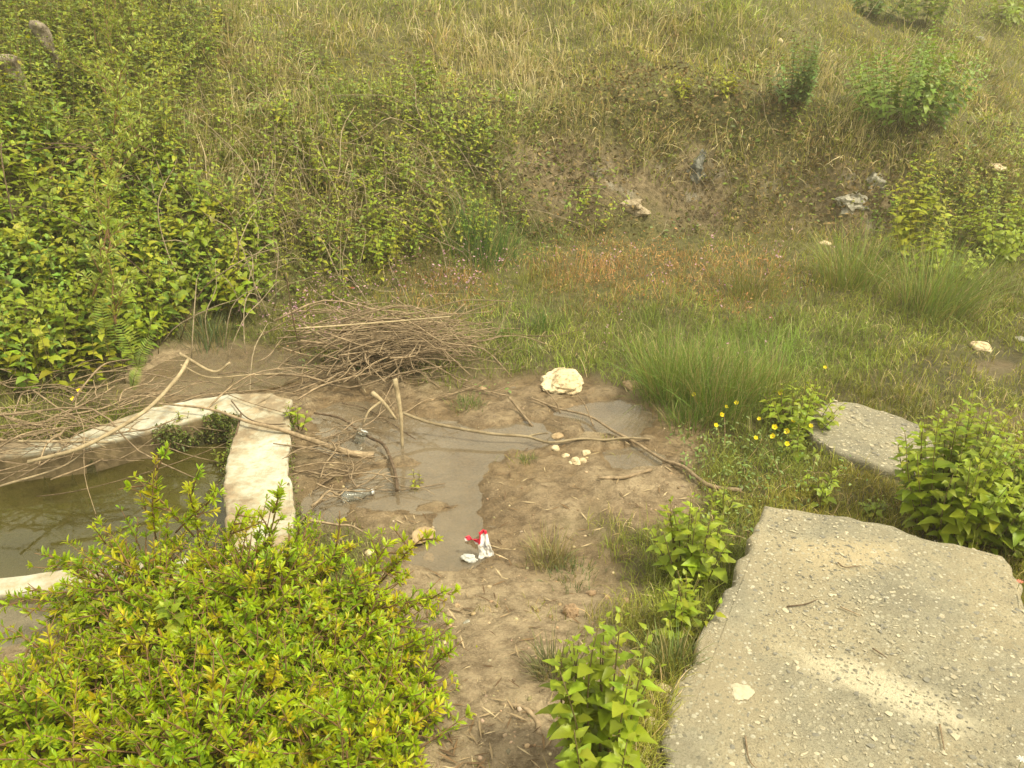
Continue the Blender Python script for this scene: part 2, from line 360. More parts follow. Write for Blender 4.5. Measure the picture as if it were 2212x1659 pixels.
def blade_proto(bend, wid=.03, n=4):
    V = []; F = []
    for k in range(n):
        t = k/n; a = bend*t; w_ = wid*(1-t*t*.8)
        y = math.sin(a)*t*.9; z = math.cos(a)*t
        V += [(-w_/2, y, z), (w_/2, y, z)]
    a = bend; V.append((0, math.sin(a)*.9, math.cos(a)*1.0))
    for k in range(n-1): F.append([2*k, 2*k+1, 2*k+3, 2*k+2])
    F.append([2*n-2, 2*n-1, 2*n]); return Proto(V, F)
BL = [blade_proto(b) for b in (.15, .4, .65, .95, 1.2)]
BLW = [blade_proto(b, .045) for b in (.15, .35, .6, .9, 1.15)]
BLT = [blade_proto(b, .012, 5) for b in (.08, .2, .4, .7)]
def frame(axis_, nrm):
    y = axis_/np.maximum(np.linalg.norm(axis_, axis=-1, keepdims=True), 1e-9)
    x = np.cross(y, nrm); x /= np.maximum(np.linalg.norm(x, axis=-1, keepdims=True), 1e-9); z = np.cross(x, y)
    return np.stack([x, y, z], -1)      # columns
class Batch:
    """collects many copies of small prototypes into one mesh"""
    def __init__(s): s.V = []; s.S = []; s.I = []; s.C = []; s.n = 0
    def add(s, proto, Rm, sc, T, col):
        k = len(T)
        if not k: return
        sc = np.asarray(sc, float); sc = sc[:, None] if sc.ndim == 1 else sc
        V = np.einsum('nij,nvj->nvi', Rm, proto.V[None]*sc[:, None, :])+T[:, None, :]
        s.V.append(V.reshape(-1, 3)); nv = len(proto.V)
        s.I.append((proto.idx[None]+(np.arange(k)*nv)[:, None]+s.n).ravel()); s.S.append(np.tile(proto.sizes, k))
        s.C.append(np.repeat(col, nv, axis=0)); s.n += k*nv
    def raw(s, V, F, col):
        V = np.array(V); s.V.append(V); s.I.append(np.concatenate([np.array(f) for f in F])+s.n); s.S.append(np.array([len(f) for f in F]))
        s.C.append(np.repeat(np.array(col)[None], len(V), axis=0)); s.n += len(V)
    def build(s, name, mat, parent=None):
        V = np.concatenate(s.V); V2 = V
        off = np.array([0., 0, 0])
        if parent is not None: off = np.array(parent.location)
        me = mesh_np(name, V-off, np.concatenate(s.S), np.concatenate(s.I), np.concatenate(s.C))
        return link(name, me, mat, parent)
def tube_raw(pts, r0, r1, sides=5, jit=0):
    pts = np.array(pts, float); n = len(pts); tg = np.gradient(pts, axis=0); tg /= np.maximum(np.linalg.norm(tg, axis=1, keepdims=True), 1e-9)
    up = np.array([.13, .2, 1.]) if abs(tg[0][2]) < .9 else np.array([1., .1, 0])
    V = []; F = []
    for i in range(n):
        a = np.cross(tg[i], up); a /= np.linalg.norm(a); b = np.cross(a, tg[i]); r = r0+(r1-r0)*i/(n-1)
        if jit: r *= 1+random.uniform(-jit, jit)
        for k in range(sides):
            q = 2*math.pi*k/sides; V.append(pts[i]+r*(math.cos(q)*a+math.sin(q)*b))
    for i in range(n-1):
        for k in range(sides):
            F.append([i*sides+k, i*sides+(k+1) % sides, (i+1)*sides+(k+1) % sides, (i+1)*sides+k])
    F.append(list(range(sides))[::-1]); F.append([(n-1)*sides+k for k in range(sides)])
    return V, F
def smooth_line(pts, k=4):
    pts = [np.array(p, float) for p in pts]; out = []
    P_ = [2*pts[0]-pts[1]]+pts+[2*pts[-1]-pts[-2]]
    for i in range(1, len(P_)-2):
        a, b, c, d = P_[i-1:i+3]
        for j in range(k):
            t = j/k; out.append(.5*((2*b)+(-a+c)*t+(2*a-5*b+4*c-d)*t*t+(-a+3*b-3*c+d)*t**3))
    out.append(pts[-1]); return np.array(out)
def tube_obj(name, pts, r0, r1, mat, sides=7, jit=.12, parent=None, extra=()):
    b = Batch(); org = np.array(pts[0], float)
    V, F = tube_raw(np.array(pts)-org, r0, r1, sides, jit); b.raw(V, F, (1, 1, 1))
    for e, q0, q1 in extra:
        V, F = tube_raw(np.array(e)-org, q0, q1, sides, jit); b.raw(V, F, (1, 1, 1))
    me = mesh_np(name, np.concatenate(b.V), np.concatenate(b.S), np.concatenate(b.I))
    return link(name, me, mat, parent, tuple(org))
def colvar(base, n, v=.18, hue=.06, r=rng):
    b = np.array(base)[None].repeat(n, 0)*(1+v*r.standard_normal((n, 1))).clip(.5, 1.7)
    return (b*(1+hue*r.standard_normal((n, 3)))).clip(.004, .95)

# ------------------------------------------------------------------ THE SETTING: ground
gu, gv = proj(np.stack([GX, GY, GZ], -1))
infr = np.where(GY > .8, 1, 0)
mud_px = [(1000, 1000, 420, 190), (1070, 1250, 280, 190), (1060, 1500, 300, 260), (760, 900, 230, 110), (1400, 960, 120, 110), (470, 800, 220, 60), (1200, 870, 180, 60), (1400, 1080, 120, 70), (180, 1420, 420, 180), (100, 1640, 500, 200), (560, 850, 300, 50), (2150, 905, 110, 25, .5), (2150, 800, 60, 20, .4)]
rock_px = [(1290, 400, 150, 80), (1400, 440, 150, 90), (1510, 420, 70, 110), (1850, 430, 120, 90, .9), (1200, 350, 110, 60), (1650, 430, 160, 80, .5)]
def mudmask(u, v, x, y, s):
    m = blobs(u, v, mud_px, .3)*infr_(y)
    m = np.where(s > .3, m*.2, m); m = m+.30*vnoise(x, y, 3, 20)*(m > .05)*(m < .95)
    return np.clip(m, 0, 1)
def infr_(y): return np.where(y > .8, 1., 0.)
MUDG = mudmask(gu, gv, GX, GY, GS)
grassy = np.clip(1-MUDG, 0, 1)
exposed = blobs(gu, gv, rock_px, .5)*sstep(.05, .3, GS)
wet = (1-sstep(.004, .055, GZ+.015*vnoise(GX, GY, 4, 21)))*(1-sstep(-.3, .1, GS))
zone = np.stack([grassy*(1-exposed), exposed, wet], -1).reshape(-1, 3)
V = np.stack([GX, GY, GZ], -1).reshape(-1, 3); ny, nx = GX.shape
ii = (np.arange(ny-1)[:, None]*nx+np.arange(nx-1)[None]).ravel()
idx = np.stack([ii, ii+1, ii+nx+1, ii+nx], -1).ravel()
me = mesh_np('ground', V, np.full(len(ii), 4), idx, zone, 'zone')
ground = tag(link('ground', me, M_ter), 'brown muddy ground rising into a grassy bank and hillside', 'ground', kind='structure')
def sheet(name, poly, z, mat, label, cat):
    if sum(poly[i-1][0]*poly[i][1]-poly[i][0]*poly[i-1][1] for i in range(len(poly))) < 0: poly = poly[::-1]
    bm = bmesh.new(); bm.faces.new([bm.verts.new((x, y, z)) for x, y in poly]); me = bpy.data.meshes.new(name); bm.to_mesh(me); bm.free()
    return tag(link(name, me, mat), label, cat, kind='structure')
pp = [tuple(P(a, b, 0)[:2]) for a, b in [(640, 835), (900, 815), (1400, 830), (1480, 900), (1500, 1010), (1200, 1110), (1120, 1250), (1000, 1280), (800, 1260), (640, 1180), (632, 1000)]]
sheet('puddle_water', pp, 0., M_puddle, 'shallow brown puddle water in the trampled mud', 'water')
pp = [tuple(P(a, b, 0)[:2]) for a, b in [(330, 760), (420, 735), (620, 760), (700, 800), (600, 838), (400, 868), (300, 868)]]
sheet('ditch_water', pp, 0.004, M_puddle, 'thin strip of brown water behind the trough', 'water')
sheet('trough_water', tank, -.05, M_tank, 'dark olive still water inside the concrete trough', 'water')

# ------------------------------------------------------------------ trough and slabs
def resample(poly, step, jit, seed):
    r = random.Random(seed); out = []; n = len(poly)
    for i in range(n):
        a = np.array(poly[i][:2]); b = np.array(poly[(i+1) % n][:2]); k = max(1, int(np.linalg.norm(b-a)/step))
        for j in range(k):
            p = a+(b-a)*j/k; out.append(p)
    out = np.array(out); c = np.roll(out, -1, 0)-np.roll(out, 1, 0); nrm = np.stack([c[:, 1], -c[:, 0]], -1); nrm /= np.linalg.norm(nrm, axis=1, keepdims=True)
    w_ = vnoise(out[:, 0], out[:, 1], 9, seed)*jit+vnoise(out[:, 0], out[:, 1], 30, seed+1)*jit*.5
    return out+nrm*w_[:, None]
def slabmesh(poly, zt, zb, rad=.02, step=.035, jit=.012, seed=1, zfun=None, bulge=0):
    area = sum(poly[i][0]*poly[(i+1) % len(poly)][1]-poly[(i+1) % len(poly)][0]*poly[i][1] for i in range(len(poly)))
    if area < 0: poly = poly[::-1]
    o = resample(poly, step, jit, seed); n = len(o); V = []
    c = np.roll(o, -1, 0)-np.roll(o, 1, 0); nrm = np.stack([c[:, 1], -c[:, 0]], -1); nrm /= np.linalg.norm(nrm, axis=1, keepdims=True)
    zf = zfun or (lambda x, y: 0)
    for ins, dz in ((-bulge, None), (0, -rad*2.2), (.0, -rad), (rad*.35, -rad*.3), (rad*1.1, 0)):
        for p, q in zip(o, nrm):
            t = p-q*ins; e = random.uniform(-1, 1)*rad*.18
            V.append((t[0], t[1], zb if dz is None else zt+dz+zf(t[0], t[1])+e))
    F = []
    for k in range(4):
        for i in range(n): j = (i+1) % n; F.append([k*n+i, k*n+j, (k+1)*n+j, (k+1)*n+i])
    F.append([4*n+i for i in range(n)])
    return V, F
def make_block(name, poly, zt, zb, mat, parent=None, **kw):
    V, F = slabmesh(poly, zt, zb, **kw)
    bm = bmesh.new(); vs = [bm.verts.new(v) for v in V]
    for f in F: bm.faces.new([vs[i] for i in f])
    top = bm.faces[-1] if False else None
    me = bpy.data.meshes.new(name); bm.to_mesh(me); bm.free()
    for p in me.polygons: p.use_smooth = len(p.vertices) == 4
    return link(name, me, mat, parent)
Pt = lambda a, b: tuple(P(a, b, TW)[:2])
trough = empty('concrete_trough', (0, 0, 0), 'sunken concrete water trough with worn white plastered walls', 'trough')
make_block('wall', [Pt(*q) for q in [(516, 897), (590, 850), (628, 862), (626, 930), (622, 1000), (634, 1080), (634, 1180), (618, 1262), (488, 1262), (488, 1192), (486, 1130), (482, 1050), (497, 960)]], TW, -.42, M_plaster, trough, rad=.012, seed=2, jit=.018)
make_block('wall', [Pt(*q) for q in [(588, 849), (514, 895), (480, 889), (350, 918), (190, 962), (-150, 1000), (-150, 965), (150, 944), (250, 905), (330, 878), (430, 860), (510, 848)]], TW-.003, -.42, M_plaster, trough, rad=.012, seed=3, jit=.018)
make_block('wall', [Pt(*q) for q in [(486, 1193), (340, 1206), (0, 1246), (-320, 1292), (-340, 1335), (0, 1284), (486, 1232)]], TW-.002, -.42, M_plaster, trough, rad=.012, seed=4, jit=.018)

make_block('ledge', [tuple(P(a, b, .06)[:2]) for a, b in [(486, 1240), (0, 1290), (-340, 1340), (-420, 1480), (0, 1430), (486, 1330)]], .06, -.42, M_ledge, trough, rad=.03, seed=9, jit=.05)

def add_pebbles(me_obj, poly, z, n, smin, smax, seed):
    """aggregate stones half set into the top of a slab, kept in the slab's own mesh"""
    r = np.random.default_rng(seed); me = me_obj.data
    bm = bmesh.new(); bm.from_mesh(me)
    xs = [p[0] for p in poly]; ys = [p[1] for p in poly]; k = 0
    mats = len(me.materials)
    while k < n:
        x = r.uniform(min(xs), max(xs)); y = r.uniform(min(ys), max(ys))
        if not inpoly(np.array([x]), np.array([y]), poly)[0]: continue
        k += 1
        s = smin*(smax/smin)**(r.random()**4.2); a = r.uniform(0, 6.28); e = r.uniform(.3, .95)
        t = bmesh.ops.create_icosphere(bm, subdivisions=1, radius=1)
        mi = 1+int(r.choice([0, 0, 1, 1, 2, 2]))
        sh = r.uniform(.35, 1.45, len(t['verts']))
        for i, v in enumerate(t['verts']):
            c = v.co*float(sh[i]); px_, py_ = c.x*s, c.y*s*e
            v.co = (x+px_*math.cos(a)-py_*math.sin(a), y+px_*math.sin(a)+py_*math.cos(a), z+c.z*s*.22+.0006)
        for v in t['verts']:
            for f in v.link_faces: f.material_index = mi; f.smooth = False
    bm.to_mesh(me); bm.free()
def flatmat(name, col, rough=.85):
    m, ns, ls = newmat(name); p = ns['Principled BSDF']; co = ns.new('ShaderNodeTexCoord').outputs['Object']
    n1 = noise_node(ns, ls, 45, 6, .7, co)
    c = mixc(ns, ls, .5, col, ramp(ns, ls, n1.outputs[0], [(.3, .45), (.7, 1.1)]).outputs[0], 'MULTIPLY')
    ls.new(c, p.inputs['Base Color']); p.inputs['Roughness'].default_value = rough
    ls.new(bump(ns, ls, n1.outputs[0], .4, .004), p.inputs['Normal']); return m
M_p1 = flatmat('pale_pebble', (.46, .41, .30)); M_p2 = flatmat('tan_pebble', (.36, .32, .23)); M_p3 = flatmat('grey_pebble', (.19, .18, .15))
SZ = .30
spoly = [tuple(P(a, b, SZ)[:2]) for a, b in [(1655, 1092), (1800, 1112), (1930, 1140), (2060, 1172), (2172, 1198), (2190, 1240), (2212, 1300), (2330, 1500), (2500, 1900), (1330, 1900), (1405, 1700), (1425, 1600), (1470, 1470), (1545, 1330), (1590, 1240), (1620, 1160)]]
slab = make_block('concrete_slab', spoly, SZ, -.05, M_slab, rad=.02, step=.05, jit=.045, seed=5)
for m in (M_p1, M_p2, M_p3): slab.data.materials.append(m)
add_pebbles(slab, [(x*.985+.015, y*.985+.03) for x, y in spoly], SZ, 8000, .0016, .013, 3)
tag(slab, 'large rough concrete slab with exposed pebbles at the bottom right', 'slab', 'broken concrete slabs')
SZ2 = .09
sp2 = [tuple(P(a, b, SZ2)[:2]) for a, b in [(1798, 862), (1850, 872), (1910, 888), (1985, 915), (2030, 960), (1990, 1030), (1960, 1023), (1900, 1010), (1830, 985), (1750, 945), (1735, 905), (1760, 880)]]
slab2 = make_block('concrete_slab', sp2, SZ2, -.05, M_slab, rad=.02, step=.05, jit=.04, seed=6)
for m in (M_p1, M_p2, M_p3): slab2.data.materials.append(m)
add_pebbles(slab2, [(x*.985+.03, y*.985+.06) for x, y in sp2], SZ2, 900, .003, .022, 4)
tag(slab2, 'smaller concrete slab half buried in grass beside the yellow flowers', 'slab', 'broken concrete slabs')
tabx = lambda poly: poly

def clear_of_built(x, y):
    return ~(inpoly(x, y, spoly) | inpoly(x, y, sp2) | inpoly(x, y, tank) | inpoly(x, y, TROUGH_OUT))
TROUGH_OUT = [Pt(*q) for q in [(-150, 940), (250, 900), (330, 872), (590, 843), (632, 858), (640, 1265), (486, 1335), (0, 1435), (-420, 1485)]]

# ------------------------------------------------------------------ rocks
def rock(name, u, v, wpx, hfrac, mat, label, cat='rock', seed=0, group=None, lump=.24, sink=.45, depthr=.8, base=None, push=0):
    p = base if base is not None else PT(u, v); dist = math.hypot(p[1], CAM_Z-p[2]); r = wpx/FPX*dist/2
    if push: nn_ = normal(p[0], p[1]); p = p-nn_/np.linalg.norm(nn_)*r*push
    bm = bmesh.new(); bmesh.ops.create_icosphere(bm, subdivisions=4 if wpx > 25 else 3, radius=1)
    o = Vector((seed*3.1, seed*1.7, 0))
    for q in bm.verts:
        c = q.co.copy(); d = 1+lump*mnoise.noise(c*1.1+o)+lump*.45*mnoise.noise(c*3+o)+lump*.22*mnoise.noise(c*8+o)
        ce = mnoise.cell(c*2.2+o); d *= 1+.05*ce
        q.co = Vector((c.x*d*r, c.y*d*r*depthr, c.z*d*r*hfrac))
    me = bpy.data.meshes.new(name); bm.to_mesh(me); bm.free()
    for f in me.polygons: f.use_smooth = wpx < 40
    ob = link(name, me, mat, None, (p[0], p[1], p[2]+r*hfrac*(1-2*sink)*.6)); ob.rotation_euler = (0, 0, seed*1.3)
    return tag(ob, label, cat, group)
rock('rock', 1216, 828, 112, .38, M_pale, 'largest cream limestone rock with earthy cracks by the brush pile', seed=1, lump=.45)
rock('rock', 1366, 834, 42, .6, M_brownstone, 'tan rock beside the base of the dark rush clump', seed=2)
rock('rock', 1204, 946, 32, .45, M_brownstone, 'flat muddy stone just above the fallen branch in the puddle', seed=3)
for k, (a, b, s_, m_, lb) in enumerate([(1200, 974, 18, M_pale, 'leftmost small yellowish stone under the fallen branch'), (1222, 984, 15, M_pale, 'small yellowish stone between two others under the branch'),
        (1243, 996, 24, M_pale, 'biggest yellowish stone of the cluster below the branch'), (1258, 994, 17, M_pale, 'lower right yellowish stone of the cluster below the branch'), (1266, 976, 18, M_pale, 'upper right tan stone nearest the branch end'), (1234, 1004, 12, M_pale, 'lowest tiny yellowish stone of the cluster below the branch')]):
    rock('stone', a, b, s_*1.15, .6, m_, lb, 'stone', seed=4+k, group='yellowish stones in the puddle')
rock('stone', 1043, 842, 18, .55, M_brownstone, 'small round grey tan stone on mud left of the big rock', 'stone', 12)
rock('rock', 912, 1150, 62, .3, M_brownstone, 'flat brown stone at the lower edge of the puddle', seed=13, depthr=.7)
rock('stone', 926, 1208, 28, .7, M_brownstone, 'rounded orange brown stone standing in shallow water', 'stone', 14)
rock('stone', 797, 1192, 20, .6, M_pale, 'pale orange stone beside the shrub tip', 'stone', 15)
rock('dirt_clod', 1232, 1328, 44, .8, M_clod, 'largest crumbly brown dirt clod on bare soil', 'dirt clod', 16, lump=.5)
rock('dirt_clod', 1278, 1283, 22, .8, M_clod, 'round brown dirt clod above the largest clod', 'dirt clod', 17, lump=.5)
rock('dirt_clod', 1312, 1290, 18, .8, M_clod, 'small brown dirt clod furthest up toward the grass', 'dirt clod', 18, lump=.5)
rock('dirt_clod', 1352, 1300, 18, .8, M_clod, 'small brown dirt clod nearest the leafy herb', 'dirt clod', 19, lump=.5)
rock('stone', 1311, 1444, 20, .8, M_pale, 'white stone on the soil between two herbs', 'stone', 20)
rock('stone', 1437, 1498, 46, .55, M_pale, 'pale pinkish stone against the left edge of the slab', 'stone', 21)
rock('stone', 1408, 1560, 30, .6, M_pale, 'pale stone half hidden behind the nearest herb', 'stone', 22)
rock('stone', 988, 1310, 15, .5, M_brownstone, 'small flat tan stone on mud right of the shrub', 'stone', 23)
rock('stone', 960, 1384, 13, .5, M_pale, 'small pale chip of stone at the shrub edge', 'stone', 24)
rock('stone', 1008, 1342, 17, .3, M_grey, 'small dark flat stone by the shrub edge', 'stone', 25)
rock('rock', 2120, 748, 46, .55, M_pale, 'pale rock in short grass at the right edge', seed=26)
rock('rock', 1782, 530, 30, .6, M_pale, 'pale stone at the bottom of the bank behind the rushes', seed=27)
rock('rock', 2203, 735, 26, .5, M_grey, 'grey stone at the far right beside the pale rock', seed=28)
rock('rock_outcrop', 1510, 385, 62, 1.25, M_dark, 'dark grey rock outcrop in the middle of the exposed bank', 'rock', 30, lump=.7, sink=.5, push=.62)
rock('rock_outcrop', 1372, 425, 90, .5, M_bankrock, 'pale tan rock face in the exposed bank', 'rock', 31, lump=.5, sink=.5, push=.62)
rock('rock_outcrop', 1850, 430, 100, .55, M_grey, 'grey rock outcrop low on the right side of the bank', 'rock', 32, lump=.6, sink=.5, push=.62)
rock('rock_outcrop', 1890, 398, 52, .9, M_grey, 'small grey rock outcrop above the right outcrop', 'rock', 33, lump=.6, sink=.5, push=.62)
rock('rock', 2150, 365, 44, .45, M_pale, 'pale slanting rock on the right slope', seed=34)
rock('rock', 1686, 88, 12, .9, M_pale, 'tiny pale stone on the upper grassy slope', seed=35)
rock('rock', 2115, 82, 22, .5, M_grey, 'pale grey stone high on the right slope', seed=36)
rock('stone', 1604, 1494, 46, .1, M_p1, 'large flat white stone lying on the slab', 'stone', 37, base=np.array([*P(1604, 1494, SZ)[:2], SZ+.002]), sink=.3, lump=.5)

# loose gravel on the mud, nobody could count it
def ps(u0, u1, v0, v1, n): return rng.uniform(u0, u1, n), rng.uniform(v0, v1, n)
def scatter(n, dens, box=(-380, 2600, -80, 1900)):
    u, v = ps(*box, n); p = PTn(u, v); s = H(p[:, 0], p[:, 1], GS)
    d = dens(u, v, p, s); k = (rng.random(n) < d) & clear_of_built(p[:, 0], p[:, 1]) & (p[:, 1] < 40)
    return u[k], v[k], p[k], s[k]
def ico():
    bm = bmesh.new(); bmesh.ops.create_icosphere(bm, subdivisions=1, radius=1)
    bm.verts.ensure_lookup_table(); V = [tuple(v.co*random.uniform(.65, 1.25)) for v in bm.verts]; F = [[q.index for q in f.verts] for f in bm.faces]; bm.free(); return Proto(V, F)
ICO = [ico() for _ in range(4)]
def rz(a, tilt=.0):
    c, s_ = np.cos(a), np.sin(a); z = 0*a
    return np.stack([np.stack([c, -s_, z], -1), np.stack([s_, c, z], -1), np.stack([z, z, z+1], -1)], -2)
MUDF = lambda p: H(p[:, 0], p[:, 1], MUDG)
u, v, p, s = scatter(9000, lambda u, v, p, s: MUDF(p)*(p[:, 2] > .0)*(s < 0))
b = Batch()
for k in range(4):
    q = slice(k, None, 4); n = len(p[q]); sc = .003+.011*rng.random(n)**4
    b.add(ICO[k], rz(rng.uniform(0, 6.28, n)), np.stack([sc, sc*.8, sc*.55], -1), p[q], colvar(random.choice([(.5, .41, .27), (.34, .25, .15), (.44, .35, .23)]), n, .25))
tag(b.build('gravel', M_dry), 'small stones and crumbs strewn over the mud', 'gravel', kind='stuff')

u, v, p, s = scatter(16000, lambda u, v, p, s: MUDF(p)*(p[:, 2] > .0)*(s < 0)*(.35+.5*(vnoise(p[:, 0], p[:, 1], 3, 71) > 0)))
b = Batch(); n = len(p); a = rng.uniform(0, 6.28, n); ax = np.stack([np.cos(a), np.sin(a), .25*rng.random(n)], -1)
p2 = p+np.array([0, 0, .004]); L_ = rng.uniform(.012, .075, n)**1.0
z_ = np.stack([0*a, 0*a, 0*a+1], -1); cc = np.array([(.20, .13, .07), (.50, .40, .25), (.33, .25, .15), (.13, .085, .05)])[rng.integers(0, 4, n)]
b.add(leaf_proto(2, .11, .5, .02, .05), frame(ax, z_+.3*rng.standard_normal((n, 3))), L_, p2, cc)
tag(b.build('litter', M_dry), 'bits of straw and dead leaf scattered over the mud', 'leaf litter', kind='stuff')

# ------------------------------------------------------------------ grass and ground cover
red_px = [(1380, 570, 210, 55), (1560, 590, 160, 60, .8), (1300, 620, 150, 50, .6), (950, 640, 120, 50, .7), (1640, 640, 100, 50, .4)]
green_px = [(1500, 830, 330, 130), (1700, 750, 260, 110, .8), (1150, 700, 130, 50, .6), (1500, 700, 160, 60, .7), (1230, 1220, 130, 60, .7), (1000, 870, 60, 18), (1620, 990, 180, 60, .8), (1280, 180, 0, 0), (1500, 1150, 170, 120, .5), (2000, 640, 180, 100, .5), (1020, 530, 200, 60, .8), (440, 720, 140, 40, .7)]
dry_px = [(1080, 160, 170, 110), (1300, 110, 200, 50, .6), (1220, 60, 400, 60, .35), (1850, 230, 90, 70, .8), (1180, 330, 120, 90, .6), (1600, 350, 300, 90, .6), (1620, 480, 380, 60, .5), (2080, 250, 150, 120, .7), (500, 80, 160, 90, .6), (1950, 200, 300, 60, .4)]
def grass_col(u, v, p, s, n):
    g = blobs(u, v, green_px, .5); d = np.clip(blobs(u, v, dry_px, .5)+.35*vnoise(p[:, 0], p[:, 1], 1.6, 40)+.12, 0, 1)*(1-.7*g)
    rd = blobs(u, v, red_px, .6)*.85
    base = np.array([.245, .265, .045])[None]*(1-g[:, None])+np.array([.20, .27, .05])[None]*g[:, None]
    up = sstep(.8, 2., s)[:, None]; base = base*(1-up)+np.array([.285, .30, .05])*up
    straw = np.array([.52, .44, .24]); pick = rng.random(n) < (.06+.42*d)
    c = np.where(pick[:, None], straw, base); pr = rng.random(n) < rd
    c = np.where(pr[:, None], np.array([.40, .24, .10]), c)
    c = c*(1+.55*vnoise(p[:, 0], p[:, 1], 2.3, 91)[:, None])*(1+np.array([.22, 0, .1])*vnoise(p[:, 0], p[:, 1], 1.1, 92)[:, None])
    return (c*(1+.28*rng.standard_normal((n, 1))).clip(.4, 1.8)*(1+.06*rng.standard_normal((n, 3)))).clip(.01, .9), pick
thin_px = [(1420, 235, 200, 75, .7), (1640, 240, 110, 70, .6), (1650, 420, 200, 90, .6), (1260, 400, 170, 110, .93), (1400, 440, 170, 90, .93), (1850, 420, 120, 80, .8), (2110, 800, 160, 60, .6), (1500, 420, 90, 110, .8)]
leafy_px = [(130, 600, 330, 330), (330, 520, 260, 230), (120, 330, 260, 140), (560, 560, 200, 130, .8)]
def gdens(u, v, p, s):
    m = MUDF(p); d = np.clip(1-m*1.35, 0, 1)*(1-blobs(u, v, thin_px, .4))
    d = d*(1-.75*blobs(u, v, leafy_px, .3)); return d*(p[:, 2] > .012)
def tufts(name, n, hmin, hmax, protos, dens, colf, label, wscale=1., lean=.35, cat='grass', tuft=6, spread=.03, down=0):
    u, v, p, s = scatter(n, dens); 
    k = len(p); rep = tuft; dist = np.linalg.norm(p-np.array([0, 0, CAM_Z]), axis=1)
    U = np.repeat(u, rep); Vv = np.repeat(v, rep); S = np.repeat(s, rep); PP = np.repeat(p, rep, 0); DD = np.repeat(dist, rep)
    hh = np.repeat(rng.uniform(hmin, hmax, k), rep)*rng.uniform(.55, 1.15, k*rep)
    PP[:, :2] += rng.standard_normal((k*rep, 2))*spread*(.6+DD[:, None]/8); PP[:, 2] = H(PP[:, 0], PP[:, 1])-.004
    ok = clear_of_built(PP[:, 0], PP[:, 1]) & (PP[:, 2] > -.02); U, Vv, S, PP, DD, hh = [q[ok] for q in (U, Vv, S, PP, DD, hh)]
    n2 = len(PP); nr = normal(PP[:, 0], PP[:, 1]); nr /= np.linalg.norm(nr, axis=1, keepdims=True)
    a = rng.uniform(0, 6.28, n2); ax = np.stack([np.cos(a), np.sin(a), 0*a], -1)
    if down: dh = nr.copy(); dh[:, 2] = 0; ax = ax*.5+dh*down
    upv = np.array([0, 0, 1.])+nr*.45*(1+down)+lean*rng.standard_normal((n2, 3))*np.array([1, 1, .3]); 
    Rm = frame(ax, upv); 
    # frame has y=axis z~up; blades grow along z and bend along y
    z = upv/np.linalg.norm(upv, axis=1, keepdims=True); x = np.cross(ax, z); x /= np.linalg.norm(x, axis=1, keepdims=True); y = np.cross(z, x); Rm = np.stack([x, y, z], -1)
    col, pick = colf(U, Vv, PP, S, n2); wd = wscale*np.clip(DD/5, .75, 2.6)
    bt = Batch(); kk = rng.integers(0, len(protos), n2)
    wabs = .11*wd/np.maximum(hh, .02)*1.0
    for j, pr in enumerate(protos):
        q = kk == j; sc = np.stack([hh[q]*wabs[q], hh[q], hh[q]], -1); bt.add(pr, Rm[q], sc, PP[q], col[q])
    return tag(bt.build(name, M_grass), label, cat, kind='stuff')
tufts('grass', 74000, .04, .115, BL, gdens, grass_col, 'short mixed green and straw coloured grass over meadow and slope', lean=.45)
tufts('tall_grass', 9000, .10, .24, BL, lambda u, v, p, s: gdens(u, v, p, s)*np.clip(.25+.8*vnoise(p[:, 0], p[:, 1], 1.2, 44)+.6*blobs(u, v, green_px), 0, 1), grass_col, 'taller arching blades of grass among the short turf', lean=.3, tuft=7, spread=.025)
def dcol(u, v, p, s, n):
    c = np.where((rng.random(n) < .8)[:, None], np.array([.56, .48, .29]), np.array([.28, .28, .08])); return (c*(1+.22*rng.standard_normal((n, 1))).clip(.4, 1.7)).clip(.02, .9), None
mead_px = [(1500, 700, 420, 110), (1850, 800, 260, 90, .9), (1300, 640, 260, 60, .9), (1150, 720, 100, 60, .6), (2050, 620, 170, 60, .6), (1560, 960, 130, 50, .6)]
tufts('meadow_grass', 24000, .10, .30, BL, lambda u, v, p, s: gdens(u, v, p, s)*blobs(u, v, mead_px, .4)*np.clip(.55+.7*vnoise(p[:, 0], p[:, 1], 1.6, 47), .1, 1), grass_col, 'longer soft green grass of the wet meadow', lean=.28, tuft=7, spread=.025, wscale=.7)
slope_px = [(1100, 60, 900, 110), (1900, 250, 400, 200), (700, 80, 300, 100)]
tufts('slope_grass', 26000, .12, .34, BL, lambda u, v, p, s: gdens(u, v, p, s)*sstep(.6, 1.4, s)*np.clip(.35+1.3*vnoise(p[:, 0], p[:, 1], 1.3, 48), 0, 1), grass_col, 'clumpy yellow green grass on the slope above the bank', lean=.5, tuft=9, spread=.04, wscale=1.15)
tufts('mud_sprigs', 700, .03, .09, BL, lambda u, v, p, s: MUDF(p)*(s < 0)*np.clip(vnoise(p[:, 0], p[:, 1], 2, 53)*2.5, 0, 1), grass_col, 'scattered grass sprigs coming up through the mud', lean=.5, tuft=14, spread=.03)
hang_px = [(1150, 200, 90, 90), (1080, 120, 130, 70, .7), (1250, 270, 60, 40, .6), (1420, 300, 70, 22, .9), (1860, 240, 70, 70, .8), (1700, 170, 120, 40, .4), (1850, 340, 160, 25, .8), (560, 330, 150, 190, .9), (680, 430, 110, 120, .8), (1080, 560, 0, 0), (850, 420, 120, 90, .5), (330, 320, 70, 60, .7), (500, 60, 70, 80, .8), (1690, 60, 35, 25, .8), (80, 60, 90, 60, .8), (1550, 330, 160, 30, .4), (2060, 120, 90, 60, .5), (1330, 60, 250, 40, .35), (1000, 60, 120, 50, .6), (1900, 180, 200, 80, .4), (740, 60, 90, 60, .5), (1560, 100, 120, 40, .3)]
